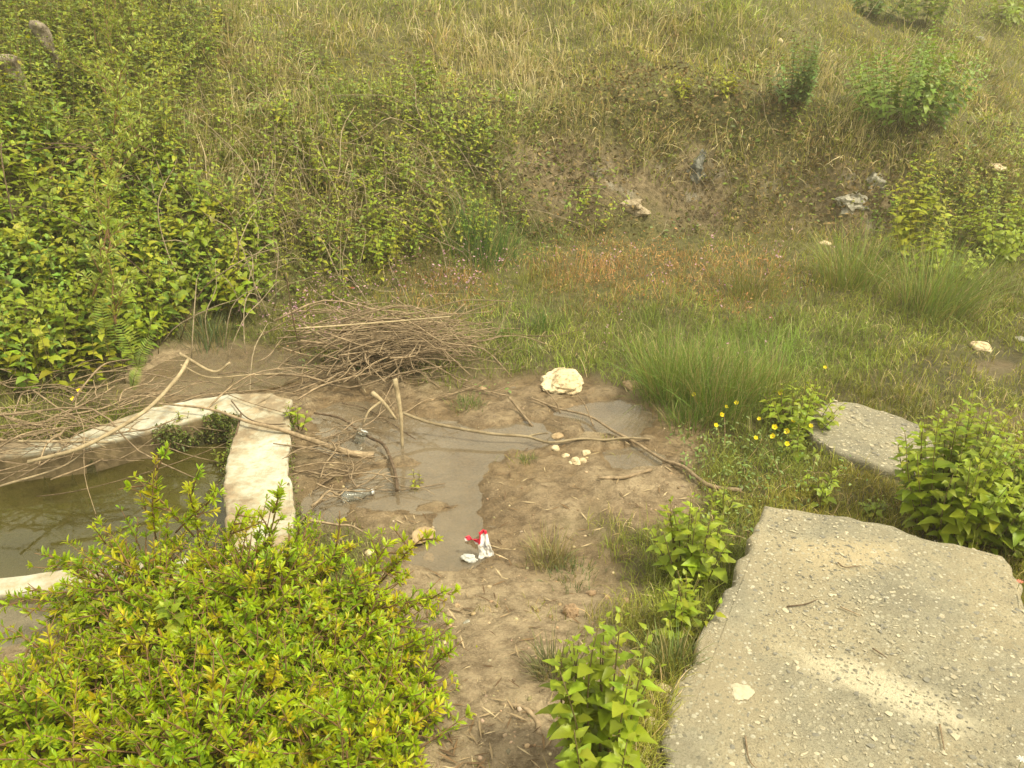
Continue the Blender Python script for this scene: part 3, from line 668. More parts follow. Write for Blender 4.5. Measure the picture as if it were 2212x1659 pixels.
tufts('dry_grass', 30000, .16, .42, BLW, lambda u, v, p, s: blobs(u, v, hang_px, .35)*.75, dcol, 'pale dry grass hanging over the edge of the bank', lean=.3, tuft=6, spread=.05, down=.9, wscale=1.0)
# low reddish herb with small leaves
def small_leaf(name, n, dens, cols, size, hmax, label, mat, cat, proto=L_small, tuft=5, sp=.03, flat=.5, zr=1.):
    u, v, p, s = scatter(n, dens); k = len(p)*tuft; PP = np.repeat(p, tuft, 0); DD = np.linalg.norm(PP-np.array([0, 0, CAM_Z]), axis=1)
    PP[:, :2] += rng.standard_normal((k, 2))*sp*(.5+DD[:, None]/8); ok = clear_of_built(PP[:, 0], PP[:, 1]); PP = PP[ok]; DD = DD[ok]; k = len(PP)
    nr = normal(PP[:, 0], PP[:, 1]); nr /= np.linalg.norm(nr, axis=1, keepdims=True)
    PP[:, 2] = H(PP[:, 0], PP[:, 1]); PP += (nr*.4+np.array([0, 0, .6]))*hmax*rng.random((k, 1))**zr
    a = rng.standard_normal((k, 3)); a[:, 2] = a[:, 2]*.5; nn = nr*(1-flat)+flat*rng.standard_normal((k, 3))+np.array([0, 0, .5])
    Rm = frame(a, nn); sc = size*rng.uniform(.6, 1.4, k)*np.clip(DD/6, .8, 1.7)
    ci = rng.integers(0, len(cols), k); col = (np.array(cols)[ci]*(1+.2*rng.standard_normal((k, 1))).clip(.4, 1.7)).clip(.01, .9)
    bt = Batch(); bt.add(proto, Rm, sc, PP, col); return tag(bt.build(name, mat), label, cat, kind='stuff')
small_leaf('red_herb', 20000, lambda u, v, p, s: blobs(u, v, red_px, .6)*.8*(MUDF(p) < .5), [(.42, .20, .08), (.46, .28, .10), (.28, .22, .07)], .018, .16, 'low reddish brown herbs at the foot of the bank', M_leaf, 'ground cover')
pur_px = [(960, 625, 120, 45), (690, 735, 110, 55, 1), (800, 660, 140, 30, .6), (600, 700, 60, 30, .5), (1250, 600, 120, 40, .2), (1600, 600, 200, 60, .15), (680, 780, 90, 30, .5), (1500, 780, 200, 60, .06)]
small_leaf('purple_flowers', 26000, lambda u, v, p, s: blobs(u, v, pur_px, .6)*(MUDF(p) < .6), [(.50, .28, .38), (.44, .24, .36), (.56, .35, .42)], .017, .30, 'tiny mauve flowers around the brush pile', M_petal, 'flowers', tuft=5, sp=.02, zr=.5)
small_leaf('thyme_leaves', 6500, lambda u, v, p, s: blobs(u, v, pur_px[:5]+[(450, 700, 200, 40, .6), (760, 780, 120, 40, .8)], .6), [(.13, .12, .04), (.2, .13, .05), (.10, .14, .04)], .016, .16, 'dull green and russet stems under the mauve flowers', M_leaf, 'ground cover')
# brown mossy scrub draped over the open bank
scrub_px = [(1420, 230, 210, 85), (1620, 220, 120, 80), (1300, 330, 230, 60, .5), (1700, 380, 300, 110, .5), (1450, 490, 260, 40, .5), (1900, 380, 250, 120, .45), (1350, 470, 160, 60, .4), (500, 400, 500, 260, .3), (1150, 400, 180, 120, .6), (2080, 450, 160, 130, .4), (900, 380, 260, 180, .5)]
small_leaf('brown_scrub', 30000, lambda u, v, p, s: blobs(u, v, scrub_px, .5)*sstep(-.1, .2, s), [(.19, .135, .055), (.25, .18, .08), (.17, .17, .045), (.13, .095, .045)], .026, .17, 'brown and olive mossy scrub draped over the bank', M_dry, 'ground cover', tuft=6, sp=.04, flat=.8)
small_leaf('clover', 16000, lambda u, v, p, s: blobs(u, v, [(1600, 1000, 130, 60), (1680, 1060, 130, 40, .8), (1520, 970, 70, 30, .8), (1740, 1020, 80, 30, .7), (1560, 1120, 60, 60, .5), (1060, 850, 40, 20, .5), (750, 780, 80, 30, .6), (1300, 500, 200, 20, .2)], .5), [(.20, .29, .09), (.24, .31, .10), (.15, .25, .06)], .026, .09, 'grey green low clover around the yellow flowers', M_leaf, 'ground cover', tuft=6, sp=.03, flat=.3)
small_leaf('dead_thatch', 12000, lambda u, v, p, s: np.clip(vnoise(p[:, 0], p[:, 1], 1.5, 95)*3-.3, 0, 1)*sstep(.6, 1.4, s)*.9, [(.20, .14, .06), (.15, .11, .05), (.26, .2, .1)], .03, .17, 'brown dead thatch in patches on the upper slope', M_dry, 'ground cover', tuft=6, sp=.05, flat=.8)
small_leaf('low_weeds', 16000, lambda u, v, p, s: (.12+.5*blobs(u, v, [(2050, 480, 200, 110), (1950, 330, 140, 60, .5), (2150, 300, 120, 100, .5), (700, 350, 500, 250, .7), (1550, 250, 200, 60, .3), (2100, 60, 150, 90, .5)]))*(MUDF(p) < .3)*sstep(0, .3, s), [(.18, .25, .04), (.22, .28, .05), (.13, .19, .035)], .032, .12, 'small green broad leaved weeds dotted over the bank', M_leaf, 'weeds', tuft=5, sp=.05, flat=.4)

# ------------------------------------------------------------------ leafy shoots
def shoot(bt, st, base, tip, nn, ls, col, protos, r0=.004, colv=.16, updir=.35, taper=.45, bend=None):
    """an upright stem with opposite pairs of leaves"""
    base = np.array(base, float); tip = np.array(tip, float); mid = (base+tip)/2+(bend if bend is not None else rng.standard_normal(3)*.06*np.linalg.norm(tip-base))
    t = np.linspace(0, 1, 7)[:, None]; pts = (1-t)**2*base+2*t*(1-t)*mid+t*t*tip
    if st is not None:
        V, F = tube_raw(pts, r0, r0*.35, 4); st.raw(V, F, (.16, .13, .05))
    tt = np.linspace(.18, 1, nn)[:, None]; Q = (1-tt)**2*base+2*tt*(1-tt)*mid+tt*tt*tip
    ax = (tip-base)/max(np.linalg.norm(tip-base), 1e-6); a = np.cross(ax, [0.3, 0.9, 0.1]); a /= np.linalg.norm(a); b = np.cross(ax, a)
    ph = rng.uniform(0, 6.28); AX = []; T = []; SC = []; NN = []
    for i in range(nn):
        f = i/(nn-1 or 1)
        for sd_ in (0, math.pi):
            q = ph+i*1.57+sd_+rng.normal(0, .25); o = math.cos(q)*a+math.sin(q)*b
            e = updir*(1-f)*.9+(.9*f**3)+rng.normal(.05, .2)
            AX.append(o+ax*e); T.append(Q[i]+o*ls*.12); NN.append(ax*1.0-o*(.35+e)+rng.standard_normal(3)*.18+np.array([0, 0, .3]))
            SC.append(ls*(1-taper*abs(f-.35)*1.2-.35*f**4)*rng.uniform(.55, 1.15))
    AX = np.array(AX); T = np.array(T); SC = np.array(SC); NN = np.array(NN); n = len(T); cols = colvar(col, n, colv, .05)
    h = rng.random(n) < .5
    bt.add(protos[0], frame(AX[h], NN[h]), SC[h], T[h], cols[h]); bt.add(protos[1], frame(AX[~h], NN[~h]), SC[~h], T[~h], cols[~h])
HP = (L_heart, L_heart2); TP = (L_tooth, L_tooth2)
BRIGHT = (.26, .335, .022); MIDG = (.22, .29, .03); DARKG = (.12, .175, .03); YEL = (.33, .355, .03)
def herb(name, base, hgt, spread, n, ls, col, label, cat='plant', group=None, protos=TP, lean=(0, 0), nn=None, mat=None, low=.35):
    base = np.array(base, float); root = empty(name, tuple(base), label, cat, group); bt = Batch(); st = Batch()
    for i in range(n):
        a = rng.uniform(0, 6.28); rr = math.sqrt(rng.random()); bx = base+np.array([math.cos(a), math.sin(a), 0])*spread*rr*.55
        bx[2] = base[2]-.01
        hh = hgt*(1-low*rr*rr)*rng.uniform(.8, 1.02); tip = bx+np.array([math.cos(a)*spread*rr*.75+lean[0]*hh, math.sin(a)*spread*rr*.75+lean[1]*hh, hh])
        shoot(bt, st, bx, tip, nn or max(4, int(hh/ls*1.9)), ls, col, protos)
    bt.build('leaves', mat or M_leaf, root); st.build('stems', M_stem_attr, root); return root
M_stem_attr = leaf_mat('herb_stem', .7, 0.02, .2)
def hpx(dist, px): return px/FPX*dist
def herb_px(name, u, vb, vt, wpx, n, lspx, col, label, **kw):
    p = PT(u, vb); d = np.linalg.norm(p-np.array([0, 0, CAM_Z])); hgt = hpx(d, vb-vt)/math.cos(math.asin((CAM_Z-p[2])/d)) ; return herb(name, p, hgt, hpx(d, wpx/2), n, hpx(d, lspx), col, label, **kw)
G1 = 'bright toothed herbs around the slabs'
herb_px('leafy_herb', 1495, 1262, 1090, 150, 13, 40, BRIGHT, 'bushy bright green toothed herb at the left rim of the big slab', group=G1)
herb_px('leafy_herb', 1480, 1372, 1255, 115, 9, 36, BRIGHT, 'shorter bright herb just in front of the bushy one at the slab rim', group=G1)
herb_px('leafy_herb', 1305, 1710, 1440, 190, 16, 52, BRIGHT, 'nearest large leaved herb at the bottom edge left of the slab', group=G1)
herb_px('leafy_herb', 2055, 1165, 905, 195, 46, 33, BRIGHT, 'tall dense herb behind the far right corner of the big slab', group=G1, low=.3)
herb_px('leafy_herb', 2170, 1190, 1015, 140, 30, 30, MIDG, 'lower herb at the right edge beside the tallest herb', group=G1)
herb_px('leafy_herb', 1768, 1088, 1015, 70, 6, 26, BRIGHT, 'small herb growing between the two concrete slabs', group=G1)
herb_px('leafy_herb', 1725, 930, 820, 125, 22, 24, BRIGHT, 'herb with pointed leaves behind the yellow flowers', group=G1)
herb_px('leafy_herb', 1728, 985, 925, 80, 8, 20, MIDG, 'low herb among the yellow flowers at the smaller slab', group=G1)
herb_px('leafy_herb', 1885, 1110, 1070, 80, 6, 20, MIDG, 'low sprouts beside the tall herb at the slab corner', group=G1)
herb_px('leafy_herb', 1560, 1100, 1045, 50, 4, 24, BRIGHT, 'thin sprig at the end of the long fallen branch', group=G1)
herb('leafy_herb', P(640, 925, .06), .20, .07, 5, .055, BRIGHT, 'light green sprig on the outer corner of the trough wall')
herb('leafy_herb', P(905, 1050, -.01), .10, .06, 3, .035, YEL, 'small yellow green sprig standing in the puddle')
herb('leafy_herb', P(648, 1130, .0), .12, .05, 4, .035, MIDG, 'small sprout against the outer side of the trough wall')
G2 = 'shrubs standing on the bank'
herb_px('shrub', 1968, 560, 350, 95, 14, 22, YEL, 'tall narrow yellow green shrub at the foot of the right bank', cat='shrub', group=G2, protos=HP, low=.5)
herb_px('shrub', 2165, 560, 440, 150, 24, 18, BRIGHT, 'rounded bright shrub at the right edge behind the rushes', cat='shrub', group=G2, protos=HP)
herb_px('shrub', 2040, 600, 500, 150, 18, 17, BRIGHT, 'low spreading shrub between the rushes and the bank', cat='shrub', group=G2, protos=HP)
herb_px('shrub', 1568, 205, 135, 46, 9, 13, YEL, 'small upright yellow green bush on the bank edge', cat='shrub', group=G2, protos=HP)
herb_px('shrub', 1478, 215, 150, 56, 9, 13, YEL, 'small yellow green bush left of the upright one on the bank', cat='shrub', group=G2, protos=HP)
herb_px('shrub', 1712, 240, 95, 100, 26, 14, (.16, .25, .06), 'small green bush with fine leaves on the bank edge', cat='shrub', group=G2, protos=HP)
herb_px('shrub', 1945, 285, 90, 230, 60, 15, (.20, .30, .05), 'wide green bush high on the right slope', cat='shrub', group=G2, protos=HP)
herb_px('shrub', 1885, 45, -20, 80, 20, 14, (.14, .23, .05), 'green bush cut by the top edge left of a paler one', cat='shrub', group=G2, protos=HP)
herb_px('shrub', 1990, 60, -60, 110, 22, 14, MIDG, 'paler green bush at the top edge on the right', cat='shrub', group=G2, protos=HP)
herb_px('shrub', 920, 200, 105, 60, 8, 15, BRIGHT, 'small leafy bush in dry grass at the middle of the bank', cat='shrub', group=G2, protos=HP)
herb_px('shrub', 1075, 215, 190, 120, 6, 14, BRIGHT, 'sparse sprigs among pale hanging grass', cat='shrub', group=G2, protos=HP)
herb_px('shrub', 2170, 60, -20, 120, 18, 12, MIDG, 'green bush at the top right corner', cat='shrub', group=G2, protos=HP)
herb_px('shrub', 1620, 150, 130, 60, 6, 12, MIDG, 'low sprigs along the lip of the bank', cat='shrub', group=G2, protos=HP)

# continuous leafy thicket on the left bank (nobody could count the plants in it)
def thicket(name, n, dens, hr, lsr, cols, label, protos=HP, box=(-380, 1300, 60, 1000), lean=.5, nn=6):
    u, v, p, s = scatter(n, dens, box); bt = Batch(); st = Batch()
    nr = normal(p[:, 0], p[:, 1]); nr /= np.linalg.norm(nr, axis=1, keepdims=True)
    big = vnoise(p[:, 0], p[:, 1], 1.1, 61, 2)
    for i in range(len(p)):
        h = rng.uniform(*hr)*(1+.45*big[i]); d = np.array([0, 0, 1.])+nr[i]*lean+rng.standard_normal(3)*.22; d /= np.linalg.norm(d)
        c = cols[rng.integers(len(cols))]
        shoot(bt, st, p[i], p[i]+d*h, nn, rng.uniform(*lsr), c, protos, r0=.003, updir=.3)
    st.build(name+'_stems', M_stem_attr).name = 'thicket_stems'; 
    so = bpy.data.objects['thicket_stems'] if 'thicket_stems' in bpy.data.objects else None
    o = tag(bt.build(name, M_leaf), label, 'undergrowth', kind='stuff'); 
    if so: so.name = 'stems'; so.parent = o
    return o
big_px = [(110, 640, 300, 200), (330, 560, 220, 150), (60, 400, 160, 90), (430, 600, 130, 90), (100, 770, 160, 70), (330, 330, 0, 0), (270, 480, 150, 120), (130, 270, 130, 45), (30, 330, 120, 80), (190, 240, 60, 50, .8), (120, 100, 160, 70, .35), (0, 200, 80, 80, .6), (120, 350, 90, 60, .8), (500, 650, 70, 50, .8)]
thicket('broadleaf_thicket', 4300, lambda u, v, p, s: blobs(u, v, big_px, .2)*(s > -.15), (.22, .50), (.065, .10), [BRIGHT, BRIGHT, (.19, .31, .045), MIDG, YEL], 'dense bright green broad leaved thicket covering the left bank')
thicket('vine_thicket', 6000, lambda u, v, p, s: blobs(u, v, [(60, 150, 240, 180), (300, 120, 170, 160, .9), (300, 330, 100, 80, .7)], .3)*.8*np.clip(.7+1.2*vnoise(p[:, 0], p[:, 1], 1.8, 51), .05, 1), (.25, .8), (.045, .08), [BRIGHT, MIDG, (.2, .29, .035), DARKG, YEL], 'tangled vines and bushes climbing to the top left corner', box=(-300, 560, -85, 420), lean=.3, nn=8)
mid_px = [(640, 200, 110, 80), (620, 560, 180, 90), (800, 560, 120, 80, .8), (820, 240, 140, 70, .8), (480, 250, 60, 80, .5), (700, 330, 180, 100, .6), (950, 300, 140, 90, .6), (850, 430, 200, 120, .45), (1000, 500, 140, 60, .35), (560, 420, 200, 200, .35), (30, 180, 160, 120, 1), (250, 150, 170, 110, 1), (300, 330, 120, 70, .7), (720, 620, 120, 50, .6), (480, 30, 60, 60, .4), (1180, 250, 60, 50, .3), (380, 160, 90, 70, .5), (20, 120, 100, 80, .7), (250, 60, 200, 90, .7), (420, 120, 120, 90, .6), (640, 60, 120, 60, .35), (2080, 470, 160, 110, .6), (2180, 330, 80, 90, .6), (1960, 250, 120, 70, .5), (1720, 220, 60, 60, .3), (2100, 80, 150, 80, .4), (1850, 540, 150, 30, .35), (1250, 470, 80, 50, .4), (2180, 480, 60, 80, .8)]
thicket('small_leaf_thicket', 19000, lambda u, v, p, s: blobs(u, v, mid_px, .4)*.85*(s > -.1)*np.clip(.6+1.2*vnoise(p[:, 0], p[:, 1], 1.5, 49), .05, 1), (.16, .55), (.038, .064), [BRIGHT, BRIGHT, YEL, (.2, .3, .045), MIDG], 'tangle of small leaved brambles spread over the bank', lean=.7, nn=6, box=(-380, 2500, -80, 1000))

# ------------------------------------------------------------------ woody shrubs with narrow leaves
def spray(bt, st, base, tip, ls, col, per=.011, sag=.0, r0=.004, protos=(L_lance, L_lance2), up=0.):
    base = np.array(base, float); tip = np.array(tip, float); L = np.linalg.norm(tip-base); mid = (base+tip)/2+np.array([0, 0, sag*L])+rng.standard_normal(3)*.04*L
    t = np.linspace(0, 1, 7)[:, None]; pts = (1-t)**2*base+2*t*(1-t)*mid+t*t*tip
    V, F = tube_raw(pts, r0, r0*.35, 4); st.raw(V, F, (.20, .12, .06))
    n = max(6, int(L/per)); nod = rng.uniform(.1, 1, max(3, n//5)); tt = (nod[rng.integers(0, len(nod), n)]+rng.normal(0, .012, n)).clip(.05, 1.02)[:, None]; Q = (1-tt)**2*base+2*tt*(1-tt)*mid+tt*tt*tip
    ax = (tip-base)/L; o = rng.standard_normal((n, 3)); o -= (o@ax)[:, None]*ax; o /= np.linalg.norm(o, axis=1, keepdims=True); o[:, 2] += .35
    A = o+ax*rng.uniform(.3, 1.2, (n, 1)); NN = ax*.6-o*.3+np.array([0, -.25, 1.1])+rng.standard_normal((n, 3))*.35
    sc = ls*rng.uniform(.55, 1.2, n)*(1-.35*tt[:, 0]**3); cols = colvar(col, n, .16, .06)
    old = rng.random(n) < .012; cols[old] = np.array([.38, .22, .05])
    h = rng.random(n) < .5
    bt.add(protos[0], frame(A[h], NN[h]), sc[h], Q[h], cols[h]); bt.add(protos[1], frame(A[~h], NN[~h]), sc[~h], Q[~h], cols[~h])
FG = [(.32, .44, .012), (.37, .47, .012), (.26, .40, .016), (.42, .47, .014), (.31, .43, .014), (.35, .45, .012), (.48, .46, .018)]
root = empty('thorny_shrub', tuple(PT(430, 1500)), 'large foreground thorny shrub with glossy narrow yellow green leaves', 'shrub')
cen = np.array(root.location); bt = Batch(); st = Batch()
# crown lobes : centre (pixel u,v at distance Y), radii in metres
lobes = [(470, 1400, 2.25, .52, .42, .30), (240, 1500, 2.1, .40, .34, .28), (690, 1430, 2.2, .42, .34, .24), (330, 1270, 2.5, .34, .28, .22), (560, 1270, 2.45, .34, .28, .22), (760, 1310, 2.4, .22, .2, .15), (830, 1510, 2.0, .24, .24, .2), (840, 1640, 1.8, .16, .2, .16), (560, 1520, 2.0, .4, .35, .3), (420, 1640, 1.75, .5, .35, .28), (720, 1650, 1.75, .32, .3, .25), (90, 1600, 1.85, .38, .3, .26), (60, 1530, 2.0, .2, .25, .16)]
for lu, lv, LY, ra, rb, rc in lobes:
    c0 = PY(lu, lv, LY); cnt = int(78*(ra*rb+ra*rc)/(.3*.3))
    for i in range(cnt):
        d = rng.standard_normal(3); d /= np.linalg.norm(d); d[2] = abs(d[2])*.9-.15; d[1] -= .15
        q = c0+d*np.array([ra, rb, rc])*rng.uniform(.5, .95)*(1+.3*mnoise.noise(Vector(d*2.2)+Vector(c0*5)))
        dr = d*np.array([1, 1, .8])+np.array([0, 0, .35])+rng.standard_normal(3)*.28; dr /= np.linalg.norm(dr)
        L = rng.uniform(.10, .26)*(1.7 if rng.random() < .3 else 1); g = H(q[0], q[1]); 
        if q[2] < g+.02: q[2] = g+.03
        spray(bt, st, q-dr*L*.5, q+dr*L*.5, rng.uniform(.030, .044), FG[rng.integers(7)], per=.0062)
tips = [((880, 1450), (1000, 1400), 2.2), ((860, 1560), (1040, 1620), 1.9), ((120, 1420), (0, 1350), 2.2), ((480, 1200), (520, 1095), 2.55), ((760, 1260), (860, 1215), 2.45), ((400, 1200), (300, 1085), 2.6), ((180, 1350), (60, 1260), 2.4), ((340, 1180), (338, 985), 2.62), ((420, 1160), (290, 1030), 2.6), ((560, 1220), (605, 1045), 2.55), ((300, 1230), (215, 1165), 2.55), ((250, 1260), (95, 1195), 2.5), ((820, 1260), (925, 1150), 2.5), ((850, 1330), (990, 1275), 2.4), ((900, 1480), (1085, 1490), 2.15), ((880, 1540), (1020, 1590), 2.0), ((860, 1400), (960, 1420), 2.25), ((800, 1240), (840, 1170), 2.5), ((880, 1300), (950, 1320), 2.35), ((380, 1150), (480, 1060), 2.6), ((250, 1330), (20, 1290), 2.35), ((430, 1180), (410, 1050), 2.6), ((620, 1230), (650, 1140), 2.5), ((700, 1250), (730, 1170), 2.5), ((900, 1570), (1040, 1540), 2.05)]
for (a, b2, Y) in tips:
    p0 = PY(*a, Y); p1 = PY(*b2, Y+rng.uniform(-.05, .05))
    spray(bt, st, p0, p1, .042, FG[rng.integers(7)], per=.0048, sag=.05)
    for f in np.linspace(.25, .85, 4):
        q = p0+(p1-p0)*f; dd = (p1-p0)*.3+rng.standard_normal(3)*.05; spray(bt, st, q, q+dd, .038, FG[rng.integers(7)], per=.006)
bt.build('leaves', M_gloss, root); st.build('twigs', M_stem_attr, root)
br = Batch()
for i in range(26):
    lu, lv, LY, ra, rb, rc = lobes[i % len(lobes)]; c0 = PY(lu, lv, LY)+rng.standard_normal(3)*.08
    V, F = tube_raw(smooth_line([cen+rng.standard_normal(3)*.05, (cen+c0)/2+rng.standard_normal(3)*.06, c0]), .011, .004, 5, .1); br.raw(V, F, (.15, .10, .06))
br.build('branches', M_stem_attr, root)
p0 = PY(675, 1330, 2.45); 
herb('leafy_herb', p0, .33, .05, 1, .075, BRIGHT, 'single tall stem with broad leaves rising out of the thorny shrub', nn=5)
herb('leafy_herb', PY(190, 1330, 2.35), .12, .12, 3, .07, BRIGHT, 'broad leaved sprig among the left part of the thorny shrub', nn=4)
herb('leafy_herb', PY(385, 1340, 2.2), .16, .08, 2, .07, BRIGHT, 'broad leaved sprig poking from the middle of the thorny shrub', nn=4)

# long arching shrub at the upper left
root = empty('thorny_shrub', tuple(PT(250, 330)), 'tall arching thorny shrub with small narrow leaves at the upper left', 'shrub'); bt = Batch(); st = Batch()
SL = (.34, .41, .08)
B0 = PT(245, 360); Yb = B0[1]-.3
lines = [((245, 300), (262, 150)), ((262, 240), (170, 130)), ((262, 235), (370, 160)), ((240, 60), (250, -40)), ((250, 160), (225, 10)), ((250, 170), (290, 20)), ((230, 420), (245, 300)), ((235, 520), (240, 380)), ((215, 560), (235, 430)), ((240, 240), (330, 200)), ((370, 165), (440, 80)), ((180, 60), (190, -30)), ((270, 110), (300, -20)), ((210, 130), (200, 20)), ((290, 330), (300, 270)), ((200, 640), (240, 520)), ((250, 700), (245, 600))]
for a, b2 in lines:
    Y = PT(*a)[1]-.55; p0 = PY(*a, Y); p1 = PY(*b2, Y+.1)
    spray(bt, st, p0, p1, .065, SL, per=.007, sag=.04, r0=.008)
    for f in np.linspace(.1, .95, 9):
        q = p0+(p1-p0)*f; dd = (p1-p0)/np.linalg.norm(p1-p0)*.16+rng.standard_normal(3)*.12; spray(bt, st, q, q+dd, .055, SL, per=.008)
for i in range(190):
    q = PT(rng.normal(265, 55), rng.normal(80, 70)); q[1] -= .2; q[2] += .15; spray(bt, st, q, q+np.array([rng.normal(0, .08), 0, rng.uniform(.15, .45)]), .06, SL, per=.010)
bt.build('leaves', M_leaf, root); st.build('twigs', M_stem_attr, root)['kind'] = 'stuff'
db = Batch(); ds = Batch(); 
Yd = PT(195, 385)[1]-.33
for k in range(6): spray(db, ds, PY(185+k*4, 400-k*10, Yd), PY(190+k*4, 375-k*10, Yd), .045, (.62, .45, .2), per=.006)
db.build('dead_leaves', M_petal, root)

# fern
root = empty('fern', tuple(PT(250, 800)), 'yellow green fern fronds at the edge of the left thicket', 'fern')
for (a, c, b2, wd) in [((235, 760), (225, 700), (215, 640), .085), ((300, 800), (280, 745), (255, 690), .085), ((298, 800), (305, 765), (330, 722), .06), ((285, 840), (290, 815), (300, 790), .05)]:
    Y = PT(*a)[1]-.25; pts = smooth_line([PY(*a, Y), PY(*c, Y-.03), PY(*b2, Y)], 10); bt = Batch(); V, F = tube_raw(pts, .003, .001, 4); bt.raw(V, F, (.2, .22, .05))
    n = len(pts); 
    for sgn in (-1, 1):
        tg = np.gradient(pts, axis=0); tg /= np.linalg.norm(tg, axis=1, keepdims=True); sd_ = np.cross(tg, np.array([0, -.8, .5])); sd_ /= np.linalg.norm(sd_, axis=1, keepdims=True)
        f = np.linspace(0, 1, n); ln = wd*np.sin(np.pi*(.12+.86*f))**.7
        bt.add(leaf_proto(3, .16, .3, .02, .15), frame(sgn*sd_+tg*.35, np.tile(np.array([0, -.6, .8]), (n, 1))), ln, pts, colvar((.24, .32, .05), n))
    bt.build('frond', M_leaf, root)

# ------------------------------------------------------------------ rush clumps
def rushes(u, v, hpx_, wpx, n, label, col=(.12, .19, .045), lean=(0, 0)):
    n = int(n*.62); p = PT(u, v); d = np.linalg.norm(p-np.array([0, 0, CAM_Z])); h = hpx(d, hpx_); sp = hpx(d, wpx/2)
    root = empty('rush_clump', tuple(p), label, 'rushes', 'rush clumps in the wet meadow'); bt = Batch()
    a = rng.uniform(0, 6.28, n); rr = np.sqrt(rng.random(n)); off = np.stack([np.cos(a)*rr, np.sin(a)*rr, 0*a], -1)
    T = p+(off*.9+rng.standard_normal((n, 3))*.25)*sp*.8; T[:, 2] = H(T[:, 0], T[:, 1])-.01
    upv = np.array([lean[0], lean[1], 1.])+off*.25+rng.standard_normal((n, 3))*.22
    z = upv/np.linalg.norm(upv, axis=1, keepdims=True); ax = off+rng.standard_normal((n, 3))*.3; x = np.cross(ax, z); x /= np.linalg.norm(x, axis=1, keepdims=True); y = np.cross(z, x); Rm = np.stack([x, y, z], -1)
    hh = h*rng.uniform(.35, 1.15, n); kk = rng.integers(0, 4, n); cols = colvar(col, n, .22, .07); dd = rng.random(n) < .2; cols[dd] = np.array([.36, .30, .14])
    for j in range(4):
        q = kk == j; w_ = .0034*max(1, d/5)/.012; bt.add(BLT[j], Rm[q], np.stack([np.full(q.sum(), w_), hh[q], hh[q]], -1), T[q], cols[q])
    bt.build('blades', M_grass, root)
rushes(1445, 850, 175, 150, 1100, 'dark rush clump right of the pale rocks', (.17, .25, .05))
rushes(1540, 880, 165, 170, 1100, 'dense rush clump behind the yellow flowers', (.17, .25, .05))
rushes(1640, 870, 150, 150, 700, 'thinner rush clump left of the leafy herb by the small slab', (.21, .27, .06))
rushes(1480, 915, 70, 120, 420, 'short bright rush tuft at the puddle edge', (.13, .21, .04))
rushes(1835, 620, 130, 150, 800, 'rush clump below the grey outcrops', (.20, .26, .06))
rushes(2015, 670, 150, 160, 1100, 'arching rush clump at the right with grey leaning blades', (.21, .27, .07), lean=(.15, 0))
rushes(1620, 640, 90, 130, 320, 'pale thin rush tuft in the middle of the meadow', (.20, .21, .06))
rushes(1170, 715, 45, 80, 300, 'small green tuft above the largest pale rock', (.12, .2, .045))
rushes(1090, 730, 35, 55, 200, 'small green tuft at the right end of the brush pile', (.12, .2, .045))
rushes(1140, 765, 25, 40, 160, 'tiny round green tuft left of the pale rock', (.10, .18, .04))
rushes(1040, 560, 110, 170, 700, 'green rush clump at the foot of the middle bank', (.09, .18, .04))
rushes(450, 745, 70, 110, 300, 'grey green tuft beside the ditch behind the trough', (.13, .18, .08))
rushes(1190, 1210, 70, 120, 420, 'dry straw and green tuft on bare mud right of the wrapper', (.27, .25, .11))
rushes(1200, 1450, 85, 110, 420, 'low dark tuft on bare soil left of the white stone', (.17, .18, .08))
rushes(1450, 1440, 85, 110, 420, 'grass tuft against the left rim of the big slab', (.17, .21, .07))
rushes(1250, 905, 18, 40, 110, 'tiny grass tuft in the upper arm of the puddle', (.12, .18, .05))
rushes(1140, 998, 22, 45, 160, 'tiny grass tuft in the middle of the puddle', (.13, .19, .05))
rushes(1010, 875, 28, 90, 320, 'flattened grass patch above the puddle', (.14, .2, .06))
rushes(1235, 1250, 30, 150, 420, 'low green grass patch right of the wrapper', (.14, .19, .07))

# ------------------------------------------------------------------ twigs, sticks and branches
def bent(p0, p1, sag=.0, wob=.05, k=4):
    L = np.linalg.norm(p1-p0); pts = [p0]
    for i in range(1, k): f = i/k; pts.append(p0+(p1-p0)*f+np.array([0, 0, sag*L*4*f*(1-f)])+rng.standard_normal(3)*wob*L*.3)
    return smooth_line(pts+[p1], 3)
def pile(n, cu, cv, su, sv, Lr, hz, ang, angs, label, group, r=(.0025, .006), mat=M_twig):
    for i in range(n):
        c = PT(rng.normal(cu, su), rng.normal(cv, sv)); c[2] = max(c[2], 0)+.01+hz*rng.random()*math.exp(-((c[0]-PT(cu, cv)[0])/.9)**2)
        a = rng.normal(ang, angs); L = rng.uniform(*Lr); d = np.array([math.cos(a), math.sin(a), rng.normal(0, .12)])*L/2
        q = bent(c-d, c+d, rng.normal(0.03, .05), .10)
        q[:, 2] = np.maximum(q[:, 2], H(q[:, 0], q[:, 1])+.008)
        r0 = rng.uniform(*r)*(1.5 if rng.random() < .15 else 1); ex = []
        for _ in range(rng.integers(0, 4)):
            a0 = rng.integers(2, len(q)-2); e1 = q[a0]+(q[-1]-q[a0])*rng.uniform(.25, .7)+rng.standard_normal(3)*.09*L*np.array([1, 1, .7]); e1[2] = max(e1[2], .01); ex.append((bent(q[a0], e1, 0, .12), r0*.6, r0*.3))
        tag(tube_obj('dry_twig', q, r0, r0*.45, mat, 5, .2, None, ex), label, 'twig', group)
pile(178, 855, 790, 68, 20, (.4, 1.3), .32, .0, .6, 'dry brown twig lying in the round brush pile beyond the puddle', 'dry twigs in the brush pile', r=(.003, .0068))
